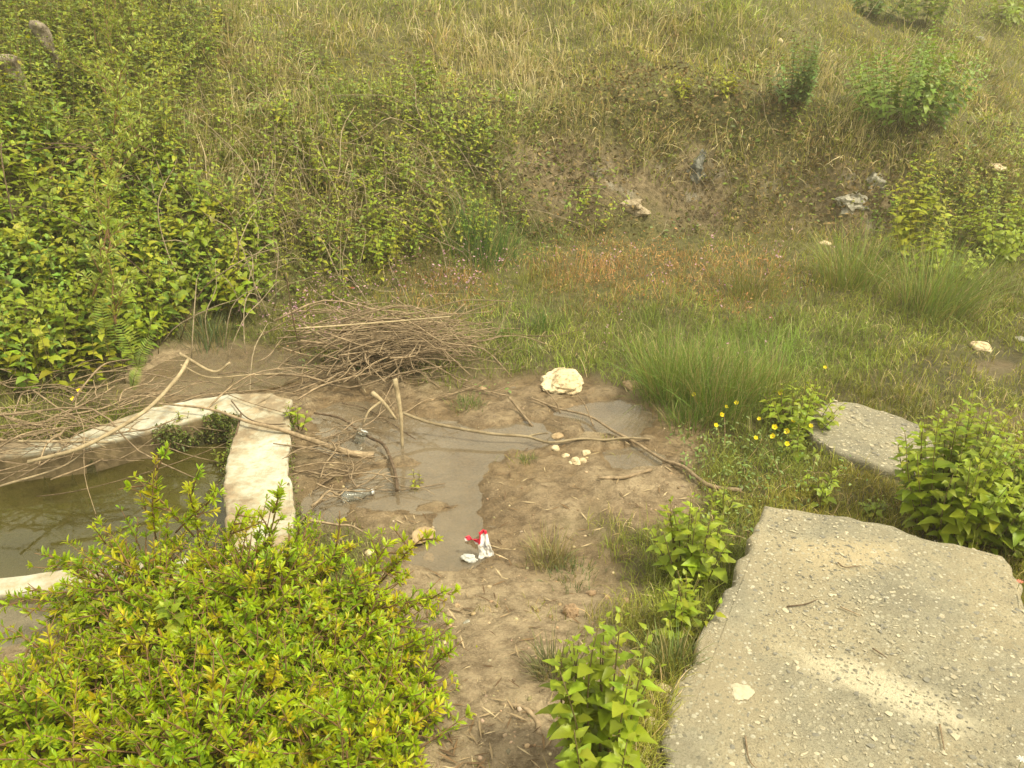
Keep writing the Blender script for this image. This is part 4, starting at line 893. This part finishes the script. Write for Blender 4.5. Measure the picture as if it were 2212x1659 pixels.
pile(26, 780, 815, 110, 22, (.4, .9), .2, .9, .7, 'dry brown twig lying in the round brush pile beyond the puddle', 'dry twigs in the brush pile')
pile(50, 90, 985, 110, 55, (.4, 1.5), .16, .5, .65, 'grey brown twig in the tangle over the left end of the trough', 'twigs over the trough end')
pile(20, 330, 860, 110, 22, (.4, 1.1), .12, .3, .6, 'thin dead twig by the back wall of the trough', 'twigs behind the trough')
pile(26, 720, 1040, 60, 70, (.2, .6), .10, .6, .9, 'thin dead twig in the mud right of the trough wall', 'twigs beside the trough wall')
M_cane = bark('bleached_cane', (.22, .18, .12), (.46, .39, .28))
# bramble canes and dry stalks over the bank, long and thin
def canes(n, cu, cv, su, sv, Lr, label, group, ang=None, r=(.0028, .0055), mat=None, off=.2):
    mat = mat or M_cane
    for i in range(n):
        c = PT(rng.normal(cu, su), rng.normal(cv, sv)); nr = normal(np.array([c[0]]), np.array([c[1]]))[0]; nr /= np.linalg.norm(nr)
        t1 = np.array([1, 0, 0.])-nr*nr[0]; t1 /= np.linalg.norm(t1); t2 = np.cross(nr, t1); a = rng.normal(*ang) if ang else rng.uniform(0, 3.14); L = rng.uniform(*Lr)
        d = (t1*math.cos(a)+t2*math.sin(a))*L/2; q = bent(c-d, c+d, 0, .12)
        f = np.linspace(-1, 1, len(q)); lift = off*(1-f*f)+.05; q = q+nr*lift[:, None]; q[:, 2] = np.maximum(q[:, 2], H(q[:, 0], q[:, 1])+.02)
        r0 = rng.uniform(*r); tag(tube_obj('bramble_cane', q, r0, r0*.4, mat, 5), label, 'cane', label.replace('cane', 'canes', 1))
GB = 'dead bramble canes over the bank'
canes(80, 640, 380, 170, 120, (.6, 1.7), 'long dry bramble cane trailing down the left bank', GB, (2.1, .45))
canes(40, 960, 430, 140, 70, (.5, 1.4), 'thin dry cane in the tangle at the middle of the bank', GB, (2.75, .4))
canes(14, 200, 480, 170, 160, (.6, 1.3), 'thin dark cane arching through the broad leaved thicket', GB, None, mat=M_twig_dark, off=.4)
canes(16, 1600, 420, 330, 80, (.3, .9), 'straw coloured stalk leaning on the open right bank', GB, (2.2, .7), r=(.003, .005))
canes(14, 1500, 60, 500, 40, (.4, 1.), 'straw coloured stalk lying on the upper slope', GB, (.3, .6), r=(.004, .006))
canes(18, 560, 650, 80, 60, (.6, 1.2), 'thin dry cane standing up at the foot of the thicket', GB, (1.6, .5), off=.3)
def L3(pts, z=None, lift=.02):
    out = []
    for q in pts:
        if len(q) == 3:
            p_ = P(q[0], q[1], q[2]); p_[2] = max(p_[2], H(p_[0], p_[1])+.012) if q[2] < .13 else p_[2]; out.append(p_)
        else:
            p_ = PT(q[0], q[1]); p_[2] = max(p_[2], 0)+lift; out.append(p_)
    return out
def branch(name, pts, r0, r1, mat, label, cat='branch', extra=(), lift=.02, group=None):
    ex = [(smooth_line(L3(e, lift=lift), 5), a, b) for e, a, b in extra]
    return tag(tube_obj(name, smooth_line(L3(pts, lift=lift), 5), r0, r1, mat, 8, .1, None, ex), label, cat, group)
base = P(869, 970, -.02); top = PY(853, 818, base[1]+.12)
tag(tube_obj('stick', smooth_line([base, (base+top)/2+np.array([.012, 0, 0]), top], 5), .008, .015, M_branch, 8, .08), 'straight pale stick standing upright in the puddle', 'stick')
branch('stick', [(804, 848, .14), (830, 872, .09), (856, 906, .0)], .016, .008, M_branch, 'short thick pale stick leaning beside the upright one', 'stick', extra=[([(822, 868, .1), (797, 888, .06), (785, 915, .0)], .008, .005)])
branch('branch', [(870, 892, .14), (925, 912, .09), (1004, 928, .07), (1070, 938, .06), (1137, 943, .05), (1187, 965, .02), (1254, 960, .02), (1304, 953, .04), (1354, 946, .05), (1404, 954, .02)], .010, .006, M_branch, 'long pale bent branch lying across the middle of the puddle', extra=[([(1140, 943, .05), (1165, 937, .07), (1185, 936, .08)], .007, .004)])
branch('branch', [(1146, 871), (1204, 895), (1270, 923), (1324, 943), (1370, 970), (1430, 1000), (1475, 1020), (1508, 1046), (1541, 1060), (1600, 1072)], .006, .012, M_twig, 'long thin branch with side twigs reaching from puddle to slab', extra=[([(1247, 853, .22), (1264, 876, .14), (1282, 921, .03)], .003, .005), ([(1170, 836, .2), (1197, 863, .12), (1210, 893, .03)], .003, .004), ([(1221, 930), (1190, 906, .05)], .004, .003)], lift=.03)
branch('stick', [(1292, 1040), (1350, 1032), (1407, 1020)], .008, .010, M_twig, 'short brown stick on the mud below the puddle', 'stick', lift=.015)
branch('stick', [(1100, 858, .10), (1120, 883, .05), (1150, 921, .0)], .009, .007, M_twig, 'short dark stick slanting into the puddle above the bent branch', 'stick')
branch('branch', [(333, 871, .17), (450, 883, .17), (533, 910, .16), (600, 926, .15), (650, 943, .10), (737, 973, .03), (770, 981, .015), (807, 984, .01)], .005, .022, M_twig, 'branch with a thick butt end lying across the trough wall into the puddle')
branch('branch', [(680, 905), (737, 933), (780, 960), (804, 976), (830, 983), (850, 1020), (858, 1060), (860, 1086)], .007, .010, M_twig_dark, 'dark hooked branch standing in the left of the puddle', lift=.04)
branch('branch', [(60, 998, .2), (167, 970, .22), (247, 930, .25), (323, 880, .3), (383, 816, .38), (407, 776, .42)], .010, .011, M_branch, 'long curved pale branch rising over the back wall of the trough', extra=[([(387, 763, .45), (460, 803, .3), (497, 783, .35)], .010, .007), ([(390, 788, .4), (450, 815, .28), (535, 810, .2), (640, 807, .1)], .005, .004)])
branch('branch', [(-20, 953, .16), (120, 954, .18), (247, 956, .16)], .008, .006, M_branch, 'straight pale cane lying level over the trough end')
branch('branch', [(0, 1050, .15), (130, 1010, .1), (195, 968, .2)], .006, .004, M_branch, 'pale curved twig at the far left of the trough water')
branch('branch', [(493, 852, .14), (540, 870, .14), (620, 893, .14)], .004, .003, M_twig, 'thin twig lying on the corner of the trough wall')
branch('branch', [(500, 866, .14), (530, 900, .14), (570, 915, .14), (617, 916, .14)], .004, .003, M_twig_dark, 'dark curved twig on the trough corner')
branch('stick', [(521, 893, .15), (512, 930, .13), (498, 975, .05)], .006, .004, M_twig_dark, 'dark stick leaning on the inner corner of the trough', 'stick')
branch('branch', [(590, 958, .14), (660, 968, .1), (740, 990, .01)], .004, .003, M_twig, 'thin twig reaching from the trough wall into the puddle')
branch('branch', [(640, 1150), (700, 1110), (790, 1062), (830, 1030)], .006, .003, M_twig, 'thin brown twig crossing the mud beside the plastic bottle', lift=.03)
branch('branch', [(760, 1062), (850, 1068), (962, 1062)], .003, .003, M_twig, 'very thin straight twig in the lower puddle', lift=.01)
branch('branch', [(618, 590, .9), (633, 690, .45), (650, 765, .08)], .004, .005, M_twig, 'tall thin cane standing at the left end of the brush pile')
branch('branch', [(655, 700, .35), (740, 760, .2), (790, 850, .03)], .005, .006, M_branch, 'arching pale cane coming down from the brush pile to the puddle')
branch('branch', [(640, 710, .5), (780, 700, .45), (880, 692, .45), (972, 684, .5)], .006, .005, M_branch, 'straight pale stick across the top of the brush pile')
branch('branch', [(1080, 730), (1180, 738), (1265, 722)], .004, .003, M_twig_dark, 'thin twig in the grass above the pale rock', lift=.05)
branch('branch', [(1080, 1520), (1130, 1532), (1160, 1560), (1165, 1590)], .006, .009, M_twig, 'curved grey root lying on the soil near the bottom edge', lift=.0)
branch('branch', [(1000, 842), (1060, 850), (1100, 858)], .006, .005, M_twig, 'brown twig on mud above the flattened grass', lift=.015)
branch('branch', [(1060, 848, .1), (1090, 838, .12), (1110, 827, .15)], .004, .003, M_twig, 'short twig slanting up left of the largest rock')
branch('branch', [(740, 880), (800, 905), (900, 950, .0)], .004, .003, M_twig_dark, 'thin dark twig beside the upright stick', lift=.02)
for i, (pts, lb) in enumerate([([(1810, 1215), (1825, 1225), (1860, 1222)], 'curved brown twig on the upper part of the slab'), ([(1815, 1310), (1860, 1330)], 'short dark twig in the middle of the slab'), ([(1885, 1400), (1915, 1420)], 'small twig lying low on the slab right of the middle'), ([(1610, 1590), (1618, 1640), (1640, 1665)], 'forked straw at the bottom of the slab'), ([(1700, 1310), (1740, 1305), (1765, 1295)], 'thin straw lying left of the slab middle'), ([(2030, 1565), (2040, 1620)], 'thin straw near the bottom right of the slab')]):
    q = [P(a, b2, SZ+.008) for a, b2 in pts]; tag(tube_obj('twig', smooth_line(q, 4), .003, .0015, M_twig if i % 2 else M_twig_dark, 5), lb, 'twig')

# ------------------------------------------------------------------ mossy stumps at the upper left
def stump(u, vb, vt, wpx, label, seed, lean):
    p = PT(u, vb); d = np.linalg.norm(p-np.array([0, 0, CAM_Z])); h = hpx(d, vb-vt)*1.02; r = hpx(d, wpx/2); p = p+np.array([0, -.12, -.05]); h *= 1.15
    root = empty('tree_stump', tuple(p), label, 'stump', 'mossy stumps in the left thicket')
    n = 20; m = 26; V = []; F = []
    for i in range(n+1):
        f = i/n; c = np.array([lean*h*f*f, -.2*f, h*f])
        for k in range(m):
            a = 2*math.pi*k/m; q = Vector((math.cos(a)*1.2, math.sin(a)*1.2, f*4+seed)); rr = r*(.75+1.5*max(0, f-.6)+.55*mnoise.noise(q*1.3)+.4*mnoise.noise(q*4)+.2*mnoise.noise(q*9))*(1 if f < .93 else (1-(f-.93)*9))
            V.append(c+np.array([math.cos(a)*rr, math.sin(a)*rr, 0]))
    for i in range(n):
        for k in range(m): F.append([i*m+k, i*m+(k+1) % m, (i+1)*m+(k+1) % m, (i+1)*m+k])
    F.append([n*m+k for k in range(m)]); b = Batch(); b.raw(V, F, (1, 1, 1)); me = mesh_np('trunk', np.concatenate(b.V), np.concatenate(b.S), np.concatenate(b.I), smooth=False); link('trunk', me, M_stump, root)
M_stump = stone_mat('lichened_wood', (.09, .065, .04), (.27, .23, .18), (.05, .035, .022), 14)
stump(84, 250, 150, 30, 'knobbly grey stump with a swollen head at the upper left', 1.0, .02)
stump(158, 180, 80, 22, 'leaning lichened stump behind the knobbly stump', 5.0, -.12)
branch('branch', [(205, 260, 1.9), (175, 200, 2.0)], .02, .012, M_twig_dark, 'dark broken branch between the stumps') if False else None

# ------------------------------------------------------------------ buttercups
flowers = [(1498, 852, 22), (1591, 871, 24), (1568, 879, 20), (1558, 896, 26), (1546, 919, 24), (1684, 849, 24), (1640, 905, 20), (1673, 923, 28), (1714, 908, 26), (1751, 920, 22), (1632, 946, 22), (1670, 943, 28), (1700, 932, 30), (1699, 959, 26), (1782, 794, 18), (159, 862, 22), (171, 843, 22), (1000, 0, 0)][:-1]
lbf = ['leftmost yellow buttercup in front of the rush clump', 'yellow buttercup upper right of the left flower group', 'half closed yellow buttercup below the upper right one of the left group', 'open yellow buttercup at the middle of the left group', 'lowest yellow buttercup of the left group', 'highest yellow buttercup against the leafy herb', 'small orange yellow buttercup left of the main cluster', 'yellow buttercup at the left of the main cluster', 'yellow buttercup at the top of the main cluster', 'rightmost yellow buttercup next to the smaller slab', 'pale buttercup low on the left of the main cluster', 'yellow buttercup in the lower middle of the main cluster', 'palest widest open buttercup in the main cluster', 'lowest yellow buttercup of the main cluster', 'single far yellow flower above the leafy herb', 'lower yellow flower beside the trough at far left', 'upper orange yellow flower beside the trough at far left']
petal = leaf_proto(4, .95, .62, -.05, -.35)
for (u, v, s_), lb in zip(flowers, lbf):
    gp = PT(u+rng.uniform(-8, 8), v+42); Y = gp[1]; top = PY(u, v, Y); sc = hpx(np.linalg.norm(top-np.array([0, 0, CAM_Z])), s_*.45)/2
    root = empty('buttercup', tuple(gp), lb, 'flower', 'yellow buttercups'); bt = Batch(); V, F = tube_raw(bent(gp, top, 0, .08), .0022, .0015, 4); bt.raw(V, F, (.14, .17, .05)); bt.build('stem', M_stem_attr, root)
    bt = Batch(); n = 5; a = np.arange(n)*2*math.pi/n+rng.uniform(0, 1); nrm = np.array([rng.normal(0, .3), -.75+rng.normal(0, .2), .75]); nrm /= np.linalg.norm(nrm)
    e1 = np.cross(nrm, [1, 0, .1]); e1 /= np.linalg.norm(e1); e2 = np.cross(nrm, e1); o = np.cos(a)[:, None]*e1+np.sin(a)[:, None]*e2+nrm*.3
    bt.add(petal, frame(o, np.tile(nrm, (n, 1))), np.full(n, sc*1.15), np.tile(top, (n, 1)), colvar((.93, .76, .03), n, .06, .02)); bt.build('petals', M_petal, root)
    bt = Batch(); bt.add(ICO[0], rz(np.zeros(1)), np.array([sc*.28]), top[None]+nrm*sc*.1, np.array([[.6, .42, .03]])); bt.build('flower_centre', M_petal, root)
# daisy at the slab's right
# ------------------------------------------------------------------ moss and sprouts in the trough
def edge_leaves(name, pts, n, size, cols, label, zr, off):
    b = Batch(); pts = np.array([P(q[0], q[1], TW) for q in pts]); pts[:, 1] -= .02; seg = rng.integers(0, len(pts)-1, n); f = rng.random(n)[:, None]
    q = pts[seg]*(1-f)+pts[seg+1]*f; q[:, 2] += rng.uniform(*zr, n); q[:, :2] += rng.standard_normal((n, 2))*off
    q = q[vnoise(q[:, 0], q[:, 1]+q[:, 2], 7, 77) > -.12]; n = len(q)
    ci = rng.integers(0, len(cols), n); col = (np.array(cols)[ci]*(1+.2*rng.standard_normal((n, 1))).clip(.4, 1.6))
    b.add(L_small, frame(rng.standard_normal((n, 3)), np.array([0, -.5, .8])+rng.standard_normal((n, 3))*.5), size*rng.uniform(.5, 1.4, n), q, col)
    o = b.build(name, M_leaf, trough); o['kind'] = 'stuff'; return o
MC = [(.24, .27, .07), (.20, .15, .07), (.18, .24, .05), (.16, .21, .04), (.10, .085, .04), (.08, .12, .025)]
edge_leaves('moss', [(514, 899, .03), (480, 893, .03), (400, 909, .03), (340, 925, .02)], 3000, .016, MC, '', (-.15, .012), .02)
edge_leaves('moss', [(514, 899, .03), (496, 960, .03), (481, 1050, .02), (484, 1130, .02)], 1700, .014, MC, '', (-.16, .0), .012)
edge_leaves('moss', [(630, 900, .03), (625, 1000, .03), (637, 1080, .03), (636, 1150, .03)], 1100, .014, MC, '', (-.12, -.0), .016)
herb('leafy_herb', P(393, 925, .07), .12, .06, 4, .035, BRIGHT, 'leafy sprout on the mossy back wall inside the trough')
herb('leafy_herb', P(458, 908, .07), .12, .07, 5, .032, MIDG, 'wider leafy sprout near the inner corner of the trough')
herb('leafy_herb', P(476, 1005, -.05), .14, .05, 3, .035, MIDG, 'small sprout on the inner side of the trough wall above the water')

# ------------------------------------------------------------------ litter
def plastic():
    m, ns, ls = newmat('clear_plastic'); p = ns['Principled BSDF']; p.inputs['Base Color'].default_value = (.70, .72, .68, 1); p.inputs['Roughness'].default_value = .12
    p.inputs['Transmission Weight'].default_value = .85; p.inputs['IOR'].default_value = 1.4
    co = ns.new('ShaderNodeTexCoord').outputs['Object']; n1 = noise_node(ns, ls, 30, 3, .5, co); ls.new(bump(ns, ls, n1.outputs[0], .8, .01), p.inputs['Normal']); return m
M_plas = plastic()
def lathe(name, prof, mat, parent, seed, crush=.12):
    b = Batch(); m = 20; V = []; F = []
    for x, r in prof:
        for k in range(m):
            a = 2*math.pi*k/m; q = Vector((x*18, math.cos(a)+seed, math.sin(a))); rr = r*(1+crush*mnoise.noise(q*1.6)); V.append((x, rr*math.cos(a), rr*math.sin(a)*.9))
    for i in range(len(prof)-1):
        for k in range(m): F.append([i*m+k, i*m+(k+1) % m, (i+1)*m+(k+1) % m, (i+1)*m+k])
    F.append(list(range(m))); F.append([(len(prof)-1)*m+k for k in range(m)][::-1]); b.raw(V, F, (1, 1, 1))
    return link(name, mesh_np(name, np.concatenate(b.V), np.concatenate(b.S), np.concatenate(b.I)), mat, parent)
bt_ = empty('plastic_bottle', tuple(P(738, 1074, .02)), 'crushed clear plastic bottle lying half sunk at the puddle edge', 'bottle')
lathe('body', [(0, .018), (.004, .030), (.03, .031), (.035, .028), (.06, .031), (.09, .030), (.11, .026), (.13, .014), (.15, .012)], M_plas, bt_, 1, .35); lathe('cap', [(.151, .015), (.165, .015)], flatmat('white_cap', (.7, .7, .68), .4), bt_, 2, 0); bt_.rotation_euler = (0, 0, .35)
bt_ = empty('plastic_cup', tuple(P(773, 955, .0)), 'clear plastic cup standing in the water left of the upright stick', 'cup')
o = lathe('body', [(0, .024), (.004, .027), (.04, .031), (.07, .034)], M_plas, bt_, 4, .2); lathe('rim', [(.07, .037), (.074, .037)], M_plas, bt_, 4, .1); bt_.rotation_euler = (.2, -1.15, .3)
def wrapper():
    m, ns, ls = newmat('printed_wrapper'); p = ns['Principled BSDF']; a = N(ns, 'ShaderNodeAttribute', attribute_name='col'); ls.new(a.outputs[0], p.inputs['Base Color']); p.inputs['Roughness'].default_value = .35
    p0 = P(1040, 1200, .015); root = empty('snack_wrapper', tuple(p0), 'crumpled red and white snack wrapper standing up in the mud', 'wrapper')
    def sheetp(name, corners, nu, nv, colf, thick=.0012):
        c = [np.array(q) for q in corners]; V = []; Cc = []; F = []
        for j in range(nv+1):
            for i in range(nu+1):
                a_, b_ = i/nu, j/nv; q = (c[0]*(1-a_)+c[1]*a_)*(1-b_)+(c[3]*(1-a_)+c[2]*a_)*b_
                e = .010*mnoise.noise(Vector((a_*3, b_*3, len(name))))+.005*mnoise.noise(Vector((a_*9, b_*9, 2))); V.append(q+np.array([e*.5, e, e*.4])); Cc.append(colf(a_, b_))
        for j in range(nv):
            for i in range(nu): k = j*(nu+1)+i; F.append([k, k+1, k+nu+2, k+nu+1])
        me = mesh_np(name, np.array(V), np.full(len(F), 4), np.array(F).ravel(), np.array(Cc), smooth=False)
        o = link(name, me, m, root); s_ = o.modifiers.new('s', 'SOLIDIFY'); s_.thickness = thick; return o
    W = (.82, .80, .80); Rd = (.62, .02, .06); Bl = (.25, .28, .42)
    def front(a_, b_):
        if b_ > .84 or (a_ < .22 and b_ > .55): return Rd
        if .35 < b_ < .55 and .35 < a_ < .75 and (int(a_*22)+int(b_*16)) % 2: return Bl
        return W
    sheetp('front_panel', [(-.012, -.005, -.01), (.048, -.01, .0), (.018, .015, .105), (-.008, .012, .10)], 24, 24, front)
    sheetp('side_flap', [(-.065, .025, .058), (-.005, .01, .045), (-.004, .012, .062), (-.06, .025, .068)], 16, 6, lambda a_, b_: Rd if b_ > .45 else W)
    q0 = P(1013, 1206, .01); r2 = empty('plastic_scrap', tuple(q0), 'crumpled grey white plastic scrap left of the red wrapper', 'scrap')
    bm = bmesh.new(); bmesh.ops.create_icosphere(bm, subdivisions=4, radius=.03)
    for v in bm.verts:
        c = v.co*40; d = 1+.7*mnoise.noise(c*.9)+.4*abs(mnoise.noise(c*2.2)); v.co = Vector((v.co.x*d, v.co.y*d*.6, v.co.z*d*.5))
    me = bpy.data.meshes.new('crumpled_film'); bm.to_mesh(me); bm.free(); link('crumpled_film', me, flatmat('grey_film', (.50, .51, .50), .35), r2)
wrapper(); bpy.data.objects['snack_wrapper'].scale = (1.2, 1.2, 1.2)
# small pink and white flowers at the right edge of the slab
for (u, v, c_, lb) in [(2203, 1256, (.75, .25, .2), 'small pink flower at the right edge beyond the slab'), (2207, 1640, (.8, .8, .78), 'white daisy in the bottom right corner'), (760, 622, (.75, .2, .12), 'tiny orange pink flower above the brush pile')]:
    zz = PT(u, v+14); top = PY(u, v, zz[1]) if v < 1000 else P(u, v, SZ+.03); gp = top.copy(); gp[2] -= .05
    root = empty('wild_flower', tuple(gp), lb, 'flower'); bt = Batch(); V, F = tube_raw(np.linspace(gp, top, 4), .0015, .001, 4); bt.raw(V, F, (.14, .17, .05)); bt.build('stem', M_stem_attr, root)
    n = 8; a = np.arange(n)*2*math.pi/n; bt = Batch(); o = np.stack([np.cos(a), np.sin(a), 0*a+.15], -1); bt.add(L_lance, frame(o, np.tile([0, 0, 1.], (n, 1))), np.full(n, .014 if v > 1000 else .03), np.tile(top, (n, 1)), colvar(c_, n, .05, .02)); bt.build('petals', M_petal, root)
print('OBJECTS', len(bpy.data.objects), 'POLYS', sum(len(o.data.polygons) for o in bpy.data.objects if o.type == 'MESH'))

# ------------------------------------------------------------------ lens veil : added volume standing in for lens glare, lifts the shadows
HD = .0055
if HD:
    bm = bmesh.new(); bmesh.ops.create_cube(bm, size=1); me = bpy.data.meshes.new('lens_veil'); bm.to_mesh(me); bm.free()
    hz = bpy.data.objects.new('lens_veil', me); C.objects.link(hz); zt, zb = GZ.max()+1.2, GZ.min()-1; hz.scale = (140, 100, zt-zb); hz.location = (0, 27, (zt+zb)/2)
    hm = bpy.data.materials.new('lens_veil'); hm.use_nodes = True; hn = hm.node_tree.nodes; hn.remove(hn['Principled BSDF'])
    pv = hn.new('ShaderNodeVolumePrincipled'); pv.inputs['Color'].default_value = (1, .94, .72, 1); pv.inputs['Density'].default_value = HD; pv.inputs['Anisotropy'].default_value = .2
    hm.node_tree.links.new(pv.outputs[0], hn['Material Output'].inputs['Volume']); me.materials.append(hm)
    tag(hz, 'added thin volume standing in for pale lens glare', 'lens_veil', kind='stuff'); scn.cycles.volume_bounces = 0
